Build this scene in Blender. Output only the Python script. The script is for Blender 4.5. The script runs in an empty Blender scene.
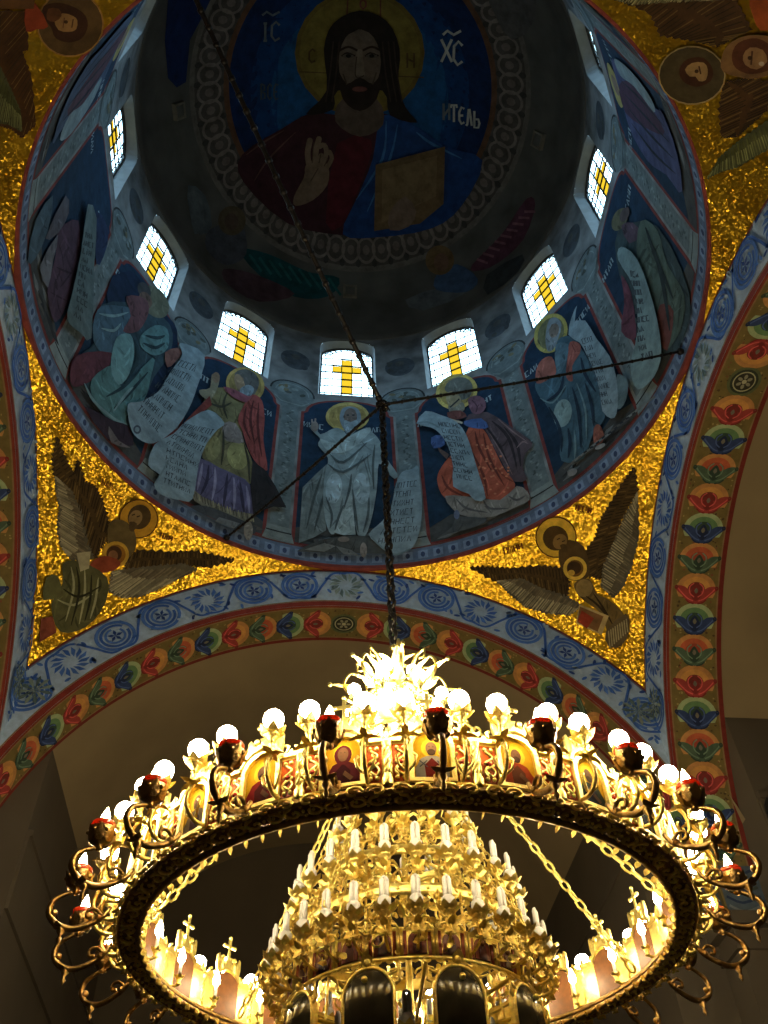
import bpy, bmesh, math, random
import numpy as np
from mathutils import Vector, Matrix
from mathutils.geometry import delaunay_2d_cdt
random.seed(7)
sc = bpy.context.scene
COL = sc.collection
PI = math.pi
rad = math.radians

# ------------------------------------------------------------------ camera frame
TH, RO, YA, FPX = 0.874, -0.044, 0.1254, 874.6
CP = np.array([-0.52298, -4.95769, 1.6])
FW = np.array([math.sin(YA)*math.cos(TH), math.cos(YA)*math.cos(TH), math.sin(TH)])
_R = np.array([math.cos(YA), -math.sin(YA), 0.0]); _U = np.cross(_R, FW)
CX = _R*math.cos(RO)+_U*math.sin(RO); CY = -_R*math.sin(RO)+_U*math.cos(RO)
def ray(u, v):
    d = FW+CX*(u-384)/FPX-CY*(v-512)/FPX
    return d/np.linalg.norm(d)

# ------------------------------------------------------------------ building dimensions
RD = 4.0            # drum radius
H = 11.041          # ring on which the drum stands
ZD = 17.573         # springing of the dome
A = 4.047           # half side of the crossing
ZC, RI, RO_ = 6.014, 4.293, 5.027   # arch centre height, opening radius, outer radius of the painted face
DEP = 0.7214        # depth of the arch soffit
PSC = 5.92; PSR2 = 42.2
CHX, CHY = 0.1279, -0.0135          # chandelier axis

# ------------------------------------------------------------------ materials
def nt_mat(name):
    m = bpy.data.materials.new(name); m.use_nodes = True
    nt = m.node_tree; b = nt.nodes['Principled BSDF']
    return m, nt, b
def N(nt, t, **kw):
    n = nt.nodes.new(t)
    for k, v in kw.items(): setattr(n, k, v)
    return n
def mat_plain(name, col, rough=.6, metal=0.0, noise=None, bump=0.0, bscale=40, spec=None):
    m, nt, b = nt_mat(name)
    b.inputs['Roughness'].default_value = rough; b.inputs['Metallic'].default_value = metal
    b.inputs['Base Color'].default_value = (*col, 1)
    if spec is not None: b.inputs['Specular IOR Level'].default_value = spec
    tc = N(nt, 'ShaderNodeTexCoord')
    if noise:
        sca, amt = noise
        n = N(nt, 'ShaderNodeTexNoise'); n.inputs['Scale'].default_value = sca; n.inputs['Detail'].default_value = 6
        nt.links.new(tc.outputs['Object'], n.inputs['Vector'])
        r = N(nt, 'ShaderNodeMapRange'); r.inputs[1].default_value = .3; r.inputs[2].default_value = .7
        r.inputs[3].default_value = 1-amt; r.inputs[4].default_value = 1+amt
        nt.links.new(n.outputs['Fac'], r.inputs[0])
        mx = N(nt, 'ShaderNodeVectorMath', operation='SCALE'); mx.inputs[0].default_value = col
        nt.links.new(r.outputs[0], mx.inputs['Scale']); nt.links.new(mx.outputs[0], b.inputs['Base Color'])
    if bump:
        n2 = N(nt, 'ShaderNodeTexNoise'); n2.inputs['Scale'].default_value = bscale; n2.inputs['Detail'].default_value = 4
        nt.links.new(tc.outputs['Object'], n2.inputs['Vector'])
        bp = N(nt, 'ShaderNodeBump'); bp.inputs['Strength'].default_value = bump; bp.inputs['Distance'].default_value = .02
        nt.links.new(n2.outputs['Fac'], bp.inputs['Height']); nt.links.new(bp.outputs[0], b.inputs['Normal'])
    return m
def mat_attr(name, rough=.8, noise=(6, .25), metal=0.0, bump=.15):
    m, nt, b = nt_mat(name)
    b.inputs['Roughness'].default_value = rough; b.inputs['Metallic'].default_value = metal
    b.inputs['Specular IOR Level'].default_value = .25
    at = N(nt, 'ShaderNodeAttribute', attribute_name='Col')
    tc = N(nt, 'ShaderNodeTexCoord')
    n = N(nt, 'ShaderNodeTexNoise'); n.inputs['Scale'].default_value = noise[0]; n.inputs['Detail'].default_value = 8
    n.inputs['Roughness'].default_value = .7
    nt.links.new(tc.outputs['Object'], n.inputs['Vector'])
    r = N(nt, 'ShaderNodeMapRange'); r.inputs[1].default_value = .3; r.inputs[2].default_value = .7
    r.inputs[3].default_value = 1-noise[1]; r.inputs[4].default_value = 1+noise[1]
    nt.links.new(n.outputs['Fac'], r.inputs[0])
    mx = N(nt, 'ShaderNodeVectorMath', operation='SCALE')
    nt.links.new(at.outputs['Color'], mx.inputs[0]); nt.links.new(r.outputs[0], mx.inputs['Scale'])
    nt.links.new(mx.outputs[0], b.inputs['Base Color'])
    if bump:
        bp = N(nt, 'ShaderNodeBump'); bp.inputs['Strength'].default_value = bump; bp.inputs['Distance'].default_value = .02
        nt.links.new(n.outputs['Fac'], bp.inputs['Height']); nt.links.new(bp.outputs[0], b.inputs['Normal'])
    return m
def mat_emit(name, col, strength, attr=False):
    m = bpy.data.materials.new(name); m.use_nodes = True; nt = m.node_tree; nt.nodes.clear()
    o = N(nt, 'ShaderNodeOutputMaterial'); e = N(nt, 'ShaderNodeEmission')
    e.inputs['Color'].default_value = (*col, 1); e.inputs['Strength'].default_value = strength
    if attr:
        at = N(nt, 'ShaderNodeAttribute', attribute_name='Col'); nt.links.new(at.outputs['Color'], e.inputs['Color'])
    nt.links.new(e.outputs[0], o.inputs['Surface']); return m
def mat_mosaic():
    m, nt, b = nt_mat('gold_mosaic')
    tc = N(nt, 'ShaderNodeTexCoord')
    v = N(nt, 'ShaderNodeTexVoronoi'); v.inputs['Scale'].default_value = 52
    nt.links.new(tc.outputs['Object'], v.inputs['Vector'])
    # every tessera is tipped a little its own way
    g = N(nt, 'ShaderNodeNewGeometry')
    s1 = N(nt, 'ShaderNodeVectorMath', operation='SUBTRACT'); s1.inputs[1].default_value = (.5, .5, .5)
    nt.links.new(v.outputs['Color'], s1.inputs[0])
    s2 = N(nt, 'ShaderNodeVectorMath', operation='SCALE'); s2.inputs['Scale'].default_value = .40
    nt.links.new(s1.outputs[0], s2.inputs[0])
    ad = N(nt, 'ShaderNodeVectorMath', operation='ADD'); nt.links.new(g.outputs['Normal'], ad.inputs[0]); nt.links.new(s2.outputs[0], ad.inputs[1])
    nm = N(nt, 'ShaderNodeVectorMath', operation='NORMALIZE'); nt.links.new(ad.outputs[0], nm.inputs[0])
    nt.links.new(nm.outputs[0], b.inputs['Normal'])
    n = N(nt, 'ShaderNodeTexNoise'); n.inputs['Scale'].default_value = 3.0; n.inputs['Detail'].default_value = 5
    nt.links.new(tc.outputs['Object'], n.inputs['Vector'])
    cr = N(nt, 'ShaderNodeValToRGB')
    cr.color_ramp.elements[0].position = .3; cr.color_ramp.elements[0].color = (.50, .275, .012, 1)
    cr.color_ramp.elements[1].position = .7; cr.color_ramp.elements[1].color = (.82, .51, .035, 1)
    nt.links.new(n.outputs['Fac'], cr.inputs[0]); nt.links.new(cr.outputs[0], b.inputs['Base Color'])
    b.inputs['Metallic'].default_value = .93; b.inputs['Roughness'].default_value = .30
    return m
M = {}
M['fresco'] = mat_attr('fresco_paint', .85, (4, .42))
M['border'] = mat_attr('painted_border', .7, (9, .22))
M['icon'] = mat_attr('icon_paint', .8, (40, .15), bump=0); M['icon'].node_tree.nodes['Principled BSDF'].inputs['Specular IOR Level'].default_value = .03
M['mosaic'] = mat_mosaic()
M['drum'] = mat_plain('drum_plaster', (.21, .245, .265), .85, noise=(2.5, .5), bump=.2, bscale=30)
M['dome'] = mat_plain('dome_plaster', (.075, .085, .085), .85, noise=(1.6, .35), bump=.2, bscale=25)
M['reveal'] = mat_plain('reveal_plaster', (.24, .27, .29), .8, noise=(5, .15))
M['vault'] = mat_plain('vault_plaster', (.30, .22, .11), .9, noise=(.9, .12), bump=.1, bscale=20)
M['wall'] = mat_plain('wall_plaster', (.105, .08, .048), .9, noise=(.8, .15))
M['stone'] = mat_plain('floor_stone', (.16, .13, .10), .5, noise=(2, .3))
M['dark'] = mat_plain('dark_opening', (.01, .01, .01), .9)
M['gold'] = mat_plain('polished_gold', (1.0, .80, .25), .38, 1.0, noise=(30, .15), bump=.25, bscale=60)
M['gold2'] = mat_plain('aged_gold', (.92, .70, .20), .40, 1.0, noise=(25, .35), bump=.35, bscale=70)
M['bronze'] = mat_plain('dark_bronze', (.34, .21, .07), .32, 1.0, noise=(20, .4), bump=.3, bscale=60)
M['enamel'] = mat_attr('orange_enamel', .35, (60, .2), bump=0)
M['white'] = mat_plain('white_lamp_tube', (.86, .82, .72), .35)
def mat_redglass():
    m = bpy.data.materials.new('red_lamp_glass'); m.use_nodes = True; nt = m.node_tree; nt.nodes.clear()
    o = N(nt, 'ShaderNodeOutputMaterial'); t = N(nt, 'ShaderNodeBsdfTranslucent'); d = N(nt, 'ShaderNodeBsdfDiffuse'); g = N(nt, 'ShaderNodeBsdfGlossy')
    a = N(nt, 'ShaderNodeMixShader'); b = N(nt, 'ShaderNodeMixShader')
    t.inputs['Color'].default_value = (.30, .045, .010, 1); d.inputs['Color'].default_value = (.32, .045, .012, 1); g.inputs['Roughness'].default_value = .15
    a.inputs[0].default_value = .45; b.inputs[0].default_value = .06
    nt.links.new(t.outputs[0], a.inputs[1]); nt.links.new(d.outputs[0], a.inputs[2]); nt.links.new(a.outputs[0], b.inputs[1]); nt.links.new(g.outputs[0], b.inputs[2]); nt.links.new(b.outputs[0], o.inputs['Surface']); return m
M['redglass'] = mat_redglass()
M['lobe'] = mat_plain('dark_lobe_glass', (.035, .03, .018), .18, noise=(12, .3))
M['rope'] = mat_plain('dark_iron_chain', (.022, .020, .018), .5, .6, noise=(30, .3))
M['box'] = mat_plain('vent_paint', (.14, .14, .12), .8, noise=(8, .2))
M['lead'] = mat_plain('lead_came', (.015, .018, .02), .6)
def mat_glass():
    m = bpy.data.materials.new('stained_glass'); m.use_nodes = True; nt = m.node_tree; nt.nodes.clear()
    o = N(nt, 'ShaderNodeOutputMaterial'); t = N(nt, 'ShaderNodeBsdfTransparent'); gl = N(nt, 'ShaderNodeBsdfGlossy'); mx = N(nt, 'ShaderNodeMixShader')
    at = N(nt, 'ShaderNodeAttribute', attribute_name='Col'); nt.links.new(at.outputs['Color'], t.inputs['Color'])
    gl.inputs['Roughness'].default_value = .15; mx.inputs[0].default_value = .04
    nt.links.new(t.outputs[0], mx.inputs[1]); nt.links.new(gl.outputs[0], mx.inputs[2]); nt.links.new(mx.outputs[0], o.inputs['Surface']); return m
M['glass'] = mat_glass()
M['bulb'] = mat_emit('lit_bulb', (1.0, .83, .55), 105)
M['flame'] = mat_emit('lit_candle_bulb', (1.0, .77, .44), 80)
M['backing'] = mat_plain('panel_backing', (.16, .055, .008), .5, noise=(30, .25))

# ------------------------------------------------------------------ mesh builder
class MB:
    def __init__(s): s.v = []; s.f = []; s.m = []; s.c = []; s.s = []
    def add(s, vs, fs, mat=0, col=(1, 1, 1), smooth=False, T=None):
        o = len(s.v)
        if T is not None: vs = [T @ Vector(p) for p in vs]
        s.v += [tuple(p) for p in vs]
        for q in fs:
            s.f.append(tuple(i+o for i in q)); s.m.append(mat); s.c.append(col); s.s.append(smooth)
    def box(s, c, d, mat=0, col=(1, 1, 1), T=None):
        x, y, z = c; a, b, e = d[0]/2, d[1]/2, d[2]/2
        vs = [(x+i*a, y+j*b, z+k*e) for i in (-1, 1) for j in (-1, 1) for k in (-1, 1)]
        s.add(vs, [(0, 1, 3, 2), (4, 6, 7, 5), (0, 4, 5, 1), (2, 3, 7, 6), (0, 2, 6, 4), (1, 5, 7, 3)], mat, col, False, T)
    def lathe(s, prof, n=16, c=(0, 0), mat=0, col=(1, 1, 1), smooth=True, T=None, flute=0, fn=8):
        vs = []
        for r, z in prof:
            for i in range(n):
                t = 2*PI*i/n; q = r*(1+flute*math.cos(fn*t))
                vs.append((c[0]+q*math.cos(t), c[1]+q*math.sin(t), z))
        fs = []
        for k in range(len(prof)-1):
            for i in range(n):
                j = (i+1) % n
                fs.append((k*n+i, k*n+j, (k+1)*n+j, (k+1)*n+i))
        s.add(vs, fs, mat, col, smooth, T)
    def tube(s, path, r, n=6, mat=0, col=(1, 1, 1), closed=False, T=None, flat=1.0):
        P = [Vector(p) for p in path]; L = len(P)
        rr = r if isinstance(r, (list, tuple)) else [r]*L
        vs = []; up = None
        for i, p in enumerate(P):
            a = P[(i-1) % L] if (i or closed) else P[0]; b = P[(i+1) % L] if (i < L-1 or closed) else P[-1]
            t = (b-a).normalized()
            if up is None:
                up = t.orthogonal().normalized()
            up = (up-t*up.dot(t))
            if up.length < 1e-6: up = t.orthogonal()
            up.normalize(); w = t.cross(up)
            for k in range(n):
                q = 2*PI*k/n
                vs.append(p+up*(math.cos(q)*rr[i])+w*(math.sin(q)*rr[i]*flat))
        fs = []
        for i in range(L if closed else L-1):
            i2 = (i+1) % L
            for k in range(n):
                k2 = (k+1) % n
                fs.append((i*n+k, i*n+k2, i2*n+k2, i2*n+k))
        if not closed:
            fs.append(tuple(range(n))[::-1]); fs.append(tuple((L-1)*n+k for k in range(n)))
        s.add(vs, fs, mat, col, True, T)
    def ball(s, c, r, n=10, m=7, mat=0, col=(1, 1, 1), sc=(1, 1, 1), T=None):
        vs = [(c[0], c[1], c[2]-r*sc[2])]
        for k in range(1, m):
            p = -PI/2+PI*k/m
            for i in range(n):
                t = 2*PI*i/n
                vs.append((c[0]+r*sc[0]*math.cos(p)*math.cos(t), c[1]+r*sc[1]*math.cos(p)*math.sin(t), c[2]+r*sc[2]*math.sin(p)))
        vs.append((c[0], c[1], c[2]+r*sc[2])); L = len(vs)-1
        fs = [(0, 1+(i+1) % n, 1+i) for i in range(n)]
        for k in range(m-2):
            for i in range(n):
                j = (i+1) % n
                fs.append((1+k*n+i, 1+k*n+j, 1+(k+1)*n+j, 1+(k+1)*n+i))
        fs += [(1+(m-2)*n+i, 1+(m-2)*n+(i+1) % n, L) for i in range(n)]
        s.add(vs, fs, mat, col, True, T)
    def prism(s, pts, y0, y1, mat=0, col=(1, 1, 1), T=None):
        """outline in x,z pushed from depth y0 to y1"""
        n = len(pts)
        ar = sum(pts[i][0]*pts[(i+1) % n][1]-pts[(i+1) % n][0]*pts[i][1] for i in range(n))
        if ar < 0: pts = pts[::-1]
        vs = [(x, y0, z) for x, z in pts]+[(x, y1, z) for x, z in pts]
        tri = tess(pts)
        fs = [t for t in tri]+[tuple(n+i for i in t[::-1]) for t in tri]
        fs += [(i, i+n, (i+1) % n+n, (i+1) % n) for i in range(n)]
        s.add(vs, fs, mat, col, False, T)
    def petal(s, base, dirv, up, L, w, curl=.5, mat=0, n=4, thick=0):
        """a leaf that leaves base along dirv and curls towards up"""
        d = Vector(dirv).normalized(); u = Vector(up).normalized(); sd = d.cross(u).normalized(); u = sd.cross(d).normalized()
        vs = []
        for i in range(n+1):
            t = i/n; ww = w*math.sin(PI*(.18+.80*t))
            p = Vector(base)+d*(L*t)+u*(curl*L*t*t)
            vs += [p-sd*ww+u*(.25*ww), p, p+sd*ww+u*(.25*ww)]
        fs = []
        for i in range(n):
            for k in range(2):
                a = i*3+k; fs.append((a, a+1, a+4, a+3))
        s.add(vs, fs, mat, (1, 1, 1), True)
    def build(s, name, mats, parent=None, off=(0, 0, 0), link=True):
        me = bpy.data.meshes.new(name)
        o = off
        me.from_pydata([(p[0]-o[0], p[1]-o[1], p[2]-o[2]) for p in s.v], [], s.f)
        if not isinstance(mats, (list, tuple)): mats = [mats]
        for m in mats: me.materials.append(m)
        me.polygons.foreach_set('material_index', s.m)
        me.polygons.foreach_set('use_smooth', s.s)
        at = me.color_attributes.new('Col', 'FLOAT_COLOR', 'CORNER')
        arr = np.ones((len(me.loops), 4), dtype=np.float32)
        cnt = np.array([len(f) for f in s.f]); cc = np.array([c[:3] for c in s.c], dtype=np.float32).reshape(-1, 3)
        arr[:, :3] = np.repeat(cc, cnt, axis=0)
        at.data.foreach_set('color', arr.ravel())
        me.update()
        ob = bpy.data.objects.new(name, me); COL.objects.link(ob)
        if parent is not None: ob.parent = parent
        return ob
def inpoly(x, y, P):
    c = False; n = len(P); j = n-1
    for i in range(n):
        if (P[i][1] > y) != (P[j][1] > y) and x < (P[j][0]-P[i][0])*(y-P[i][1])/(P[j][1]-P[i][1])+P[i][0]: c = not c
        j = i
    return c
def tess(pts):
    v, e, f, *_ = delaunay_2d_cdt([Vector(p) for p in pts], [], [list(range(len(pts)))], 1, 1e-9)
    if len(v) != len(pts): return [tuple(range(len(pts)))]
    idx = [min(range(len(pts)), key=lambda i: (pts[i][0]-q[0])**2+(pts[i][1]-q[1])**2) for q in v]
    return [tuple(idx[i] for i in t) for t in f]

def prop(o, label=None, cat=None, group=None, kind=None):
    if label: o['label'] = label
    if cat: o['category'] = cat
    if group: o['group'] = group
    if kind: o['kind'] = kind
    return o
def struct(o, label, cat): return prop(o, label, cat, None, 'structure')
def empty(name, loc):
    o = bpy.data.objects.new(name, None); COL.objects.link(o); o.location = loc; o.empty_display_size = .2; return o

# ------------------------------------------------------------------ painting on curved surfaces
def lin(c):
    return tuple((x/12.92 if x <= .04045 else ((x+.055)/1.055)**2.4) for x in [q/255 for q in c])
GAIN = 1.75
SKY = 8.0
def pc(c, g=None, cap=.8):
    """paint colour for a tone that shows as c under the drum's dim cool daylight"""
    g = GAIN if g is None else g
    l = lin(c); k = (.93, 1.0, 1.08)
    return tuple(min(cap, x*g*w) for x, w in zip(l, k))
def cat_rom(P, n=4, closed=True):
    out = []; L = len(P)
    for i in range(L if closed else L-1):
        g = lambda k: P[k % L] if closed else P[max(0, min(L-1, k))]
        p0, p1, p2, p3 = g(i-1), g(i), g(i+1), g(i+2)
        for k in range(n):
            t = k/n
            out.append(tuple(.5*((2*p1[a])+(-p0[a]+p2[a])*t+(2*p0[a]-5*p1[a]+4*p2[a]-p3[a])*t*t+(-p0[a]+3*p1[a]-3*p2[a]+p3[a])*t**3) for a in (0, 1)))
    if not closed: out.append(tuple(P[-1]))
    return out
class Paint:
    """flat shapes in some 2-D frame, laid on a surface: surf(x, y, lift) -> point; each new layer lies a little above the last"""
    def __init__(s, surf, step, lift0=.004, dl=.0022, tf=None):
        s.mb = MB(); s.surf = surf; s.step = step; s.lift = lift0; s.dl = dl; s.tf = tf or (lambda p: p)
    def up(s, k=1): s.lift += s.dl*k
    def poly(s, pts, col, smooth=0, up=True):
        if smooth: pts = cat_rom(pts, smooth)
        P = [s.tf(p) for p in pts]
        xs = [p[0] for p in P]; ys = [p[1] for p in P]; st = s.step
        V = [Vector(p) for p in P]; n = len(V)
        E = [(i, (i+1) % n) for i in range(n)]
        # cut long edges
        V2 = []
        for i in range(n):
            a = P[i]; b = P[(i+1) % n]; k = max(1, int(math.hypot(b[0]-a[0], b[1]-a[1])/st))
            for j in range(k): V2.append((a[0]+(b[0]-a[0])*j/k, a[1]+(b[1]-a[1])*j/k))
        n = len(V2); G = []
        if max(xs)-min(xs) > st or max(ys)-min(ys) > st:
            x = min(xs)+st*.5
            while x < max(xs):
                y = min(ys)+st*.5
                while y < max(ys):
                    if inpoly(x, y, V2): G.append((x, y))
                    y += st
                x += st
        v, e, f, *_ = delaunay_2d_cdt([Vector(p) for p in V2+G], [(i, (i+1) % n) for i in range(n)], [], 0, 1e-7)
        vs = [s.surf(q[0], q[1], s.lift) for q in v]; fs = []
        for t in f:
            cx = sum(v[i][0] for i in t)/len(t); cy = sum(v[i][1] for i in t)/len(t)
            if inpoly(cx, cy, V2): fs.append(tuple(t))
        s.mb.add(vs, fs, 0, col)
        if up: s.up()
        if getattr(s, 'drape', 0): s.drapery(pts, col)
    def drapery(s, pts, col):
        """brush strokes of lighter and darker paint that follow the fall of the cloth"""
        xs = [p[0] for p in pts]; ys = [p[1] for p in pts]; w, h = max(xs)-min(xs), max(ys)-min(ys)
        if w*h < 2500 or w < 30: return
        R = random.Random(int(xs[0]*7+ys[0]*13+len(pts))); n = int(min(46, 6+w*h/1400)); lay = s.lift
        for k in range(n):
            x, y = R.uniform(min(xs), max(xs)), R.uniform(min(ys), max(ys))
            a = R.gauss(PI/2, .45); L = R.uniform(.12, .3)*max(w, h); b = R.uniform(-.9, .9)
            path = [(x, y)]
            for i in range(5):
                a += b/5; x += math.cos(a)*L/5; y += math.sin(a)*L/5; path.append((x, y))
            path = [q for q in path if inpoly(q[0], q[1], pts)]
            if len(path) < 4: continue
            f = R.choice((.55, .7, .8, 1.25, 1.45))
            s.stroke(path, R.uniform(4, 11), tuple(min(.8, c*f) for c in col), 3, taper=True, up=False)
        s.up()
    def ell(s, c, rx, ry, col, ang=0, n=22, up=True):
        a = rad(ang)
        s.poly([(c[0]+rx*math.cos(t)*math.cos(a)-ry*math.sin(t)*math.sin(a), c[1]+rx*math.cos(t)*math.sin(a)+ry*math.sin(t)*math.cos(a))
                for t in [2*PI*i/n for i in range(n)]], col, 0, up)
    def stroke(s, pts, w, col, smooth=0, closed=False, up=True, taper=False):
        if smooth: pts = cat_rom(pts, smooth, closed)
        P = [s.tf(p) for p in pts]; w0 = w*getattr(s, 'sw', 1.0)
        # cut long pieces
        Q = []
        L = len(P)
        for i in range(L if closed else L-1):
            a = P[i]; b = P[(i+1) % L]; k = max(1, int(math.hypot(b[0]-a[0], b[1]-a[1])/s.step+.5))
            for j in range(k): Q.append((a[0]+(b[0]-a[0])*j/k, a[1]+(b[1]-a[1])*j/k))
        if not closed: Q.append(P[-1])
        vs = []; L = len(Q)
        for i, p in enumerate(Q):
            a = Q[(i-1) % L] if (closed or i) else Q[0]; b = Q[(i+1) % L] if (closed or i < L-1) else Q[-1]
            dx, dy = b[0]-a[0], b[1]-a[1]; l = math.hypot(dx, dy) or 1
            ww = w0*.5*((math.sin(PI*(.08+.84*i/max(1, L-1)))) if taper else 1)
            vs += [s.surf(p[0]-dy/l*ww, p[1]+dx/l*ww, s.lift), s.surf(p[0]+dy/l*ww, p[1]-dx/l*ww, s.lift)]
        fs = [(2*i, 2*i+1, (2*i+3) % (2*L), (2*i+2) % (2*L)) for i in range(L if closed else L-1)]
        s.mb.add(vs, fs, 0, col)
        if up: s.up()
    def text_rows(s, quad, rows, chars, col, w, seed=1, fill=.75):
        """rows of small Cyrillic-looking letters inside quad = top-left, top-right, bottom-right, bottom-left"""
        R = random.Random(seed)
        (ax, ay), (bx, by), (cx, cy), (dx, dy) = quad
        def at(u, v):
            tx, ty = ax+(bx-ax)*u, ay+(by-ay)*u; ux, uy = dx+(cx-dx)*u, dy+(cy-dy)*u
            return (tx+(ux-tx)*v, ty+(uy-ty)*v)
        for r in range(rows):
            v0 = (r+.18)/rows; v1 = (r+.18+fill*.8)/rows
            n = chars-R.randint(0, 2); st = R.choice((0, 0, .06))
            for k in range(n):
                u0 = st+(k+.1)/chars; u1 = st+(k+.75)/chars
                if u1 > .99: continue
                kind = R.randint(0, 5); vm = (v0+v1)/2
                S = {0: [[(u0, v0), (u0, v1)], [(u1, v0), (u1, v1)], [(u0, vm), (u1, vm)]],
                     1: [[(u1, v0), (u0, v0), (u0, v1), (u1, v1)]],
                     2: [[(u0, v1), ((u0+u1)/2, v0), (u1, v1)]],
                     3: [[(u0, v1), (u0, v0), (u1, v0), (u1, v1)]],
                     4: [[(u0, v0), (u1, v0)], [((u0+u1)/2, v0), ((u0+u1)/2, v1)]],
                     5: [[(u0, v0), (u0, v1), (u1, v0), (u1, v1)]]}[kind]
                for q in S: s.stroke([at(*p) for p in q], w, col, up=False)
        s.up()
    def build(s, name, parent, label=None, mat='fresco'):
        o = s.mb.build(name, M[mat], parent)
        if label: o['label'] = label
        return o

def s_cyl_px(u, v, l):
    r = RD-l; d = ray(u, v); a = d[0]**2+d[1]**2; b = CP[0]*d[0]+CP[1]*d[1]; c = CP[0]**2+CP[1]**2-r*r
    D_ = b*b-a*c
    t = (-b+math.sqrt(max(D_, 0)))/a
    return tuple(CP+t*d)
def s_drum(x, z, l):            # x metres along the wall, z height
    r = RD-l; return (r*math.sin(x/RD), r*math.cos(x/RD), z)
def s_dome_px(u, v, l):
    R_ = RD-l; d = ray(u, v); o = CP-np.array([0, 0, ZD]); b = o@d; c = o@o-R_*R_
    t = -b+math.sqrt(max(b*b-c, 0)); return tuple(CP+t*d)
def s_dome_xy(x, y, l):
    R_ = RD-l; return (x, y, ZD+math.sqrt(max(R_*R_-x*x-y*y, 0)))
def pend_z(x, y):
    r = math.hypot(x, y); ph = math.atan2(min(abs(x), abs(y)), max(abs(x), abs(y)))
    u = A*math.tan(ph); rB = A/math.cos(ph); zB = ZC+math.sqrt(max(RO_**2-u*u, 0))
    sp = lambda q: PSC+math.sqrt(max(PSR2-q*q, 0))
    k = (r-RD)/max(1e-6, rB-RD)
    k = min(max(k, -.2), 1.2)
    return sp(r)+(zB-sp(rB))*k+(H-sp(RD))*(1-k)
def s_pend_px(u, v, l):
    d = ray(u, v); z = 10.0
    for _ in range(14):
        t = (z-CP[2])/d[2]; p = CP+t*d
        x = max(-A, min(A, p[0])); y = max(-A, min(A, p[1]))
        z = .5*z+.5*(pend_z(x, y)-l*1.3)
    t = (z-CP[2])/d[2]; return tuple(CP+t*d)
def s_soffit(x, w, l):          # x metres along the arc from the crown, w depth into the arch
    t = x/RI; r = RI-l; return (r*math.sin(t), A+w, ZC+r*math.cos(t))
RM = (RI+RO_)/2
def s_face(x, q, l):            # x metres along the mid line of the band, q radius
    t = x/RM; return (q*math.sin(t), A-l, ZC+q*math.cos(t))

# ================================================================== THE DRUM
def arch_outline(cx, w, z0, z1, n=10):
    zs = z1-w*.62
    P = [(cx-w, z0), (cx+w, z0)]
    for i in range(n+1):
        t = PI*i/n; P.append((cx+w*math.cos(t), zs+w*.62*math.sin(t)))
    return P
WW, WZ0, WZ1 = .56, 15.74, 17.90
ZTOP = 17.95
def build_drum():
    mb = MB(); st = .16
    outs = [arch_outline(RD*rad(30*k), WW, WZ0, WZ1) for k in range(-6, 6)]
    per = 2*PI*RD; x0 = -RD*rad(195); nx = 156; nz = 46
    pts = []; E = []
    holes = []
    for P in outs:
        o = len(pts); pts += P; E += [(o+i, o+(i+1) % len(P)) for i in range(len(P))]; holes.append(P)
    for i in range(nx+1):
        for j in range(nz+1):
            x = x0+per*i/nx; z = H+(ZTOP-H)*j/nz
            if any(abs(x-h[0][0]-WW) < WW+.5 and inpoly(x, z, h) for h in holes): continue
            pts.append((x, z))
    v, e, f, *_ = delaunay_2d_cdt([Vector(p) for p in pts], E, [], 0, 1e-7)
    fs = []
    for t in f:
        cx = sum(v[i][0] for i in t)/len(t); cz = sum(v[i][1] for i in t)/len(t)
        if any(abs(cx-h[0][0]-WW) < WW+.1 and inpoly(cx, cz, h) for h in holes): continue
        fs.append(tuple(t))
    mb.add([s_drum(q[0], q[1], 0) for q in v], fs, 0)
    o = mb.build('wall_drum', M['drum'])
    struct(o, 'round blue grey frescoed wall carrying the dome, pierced by arched windows', 'wall')
    return o
drum = build_drum()

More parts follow.
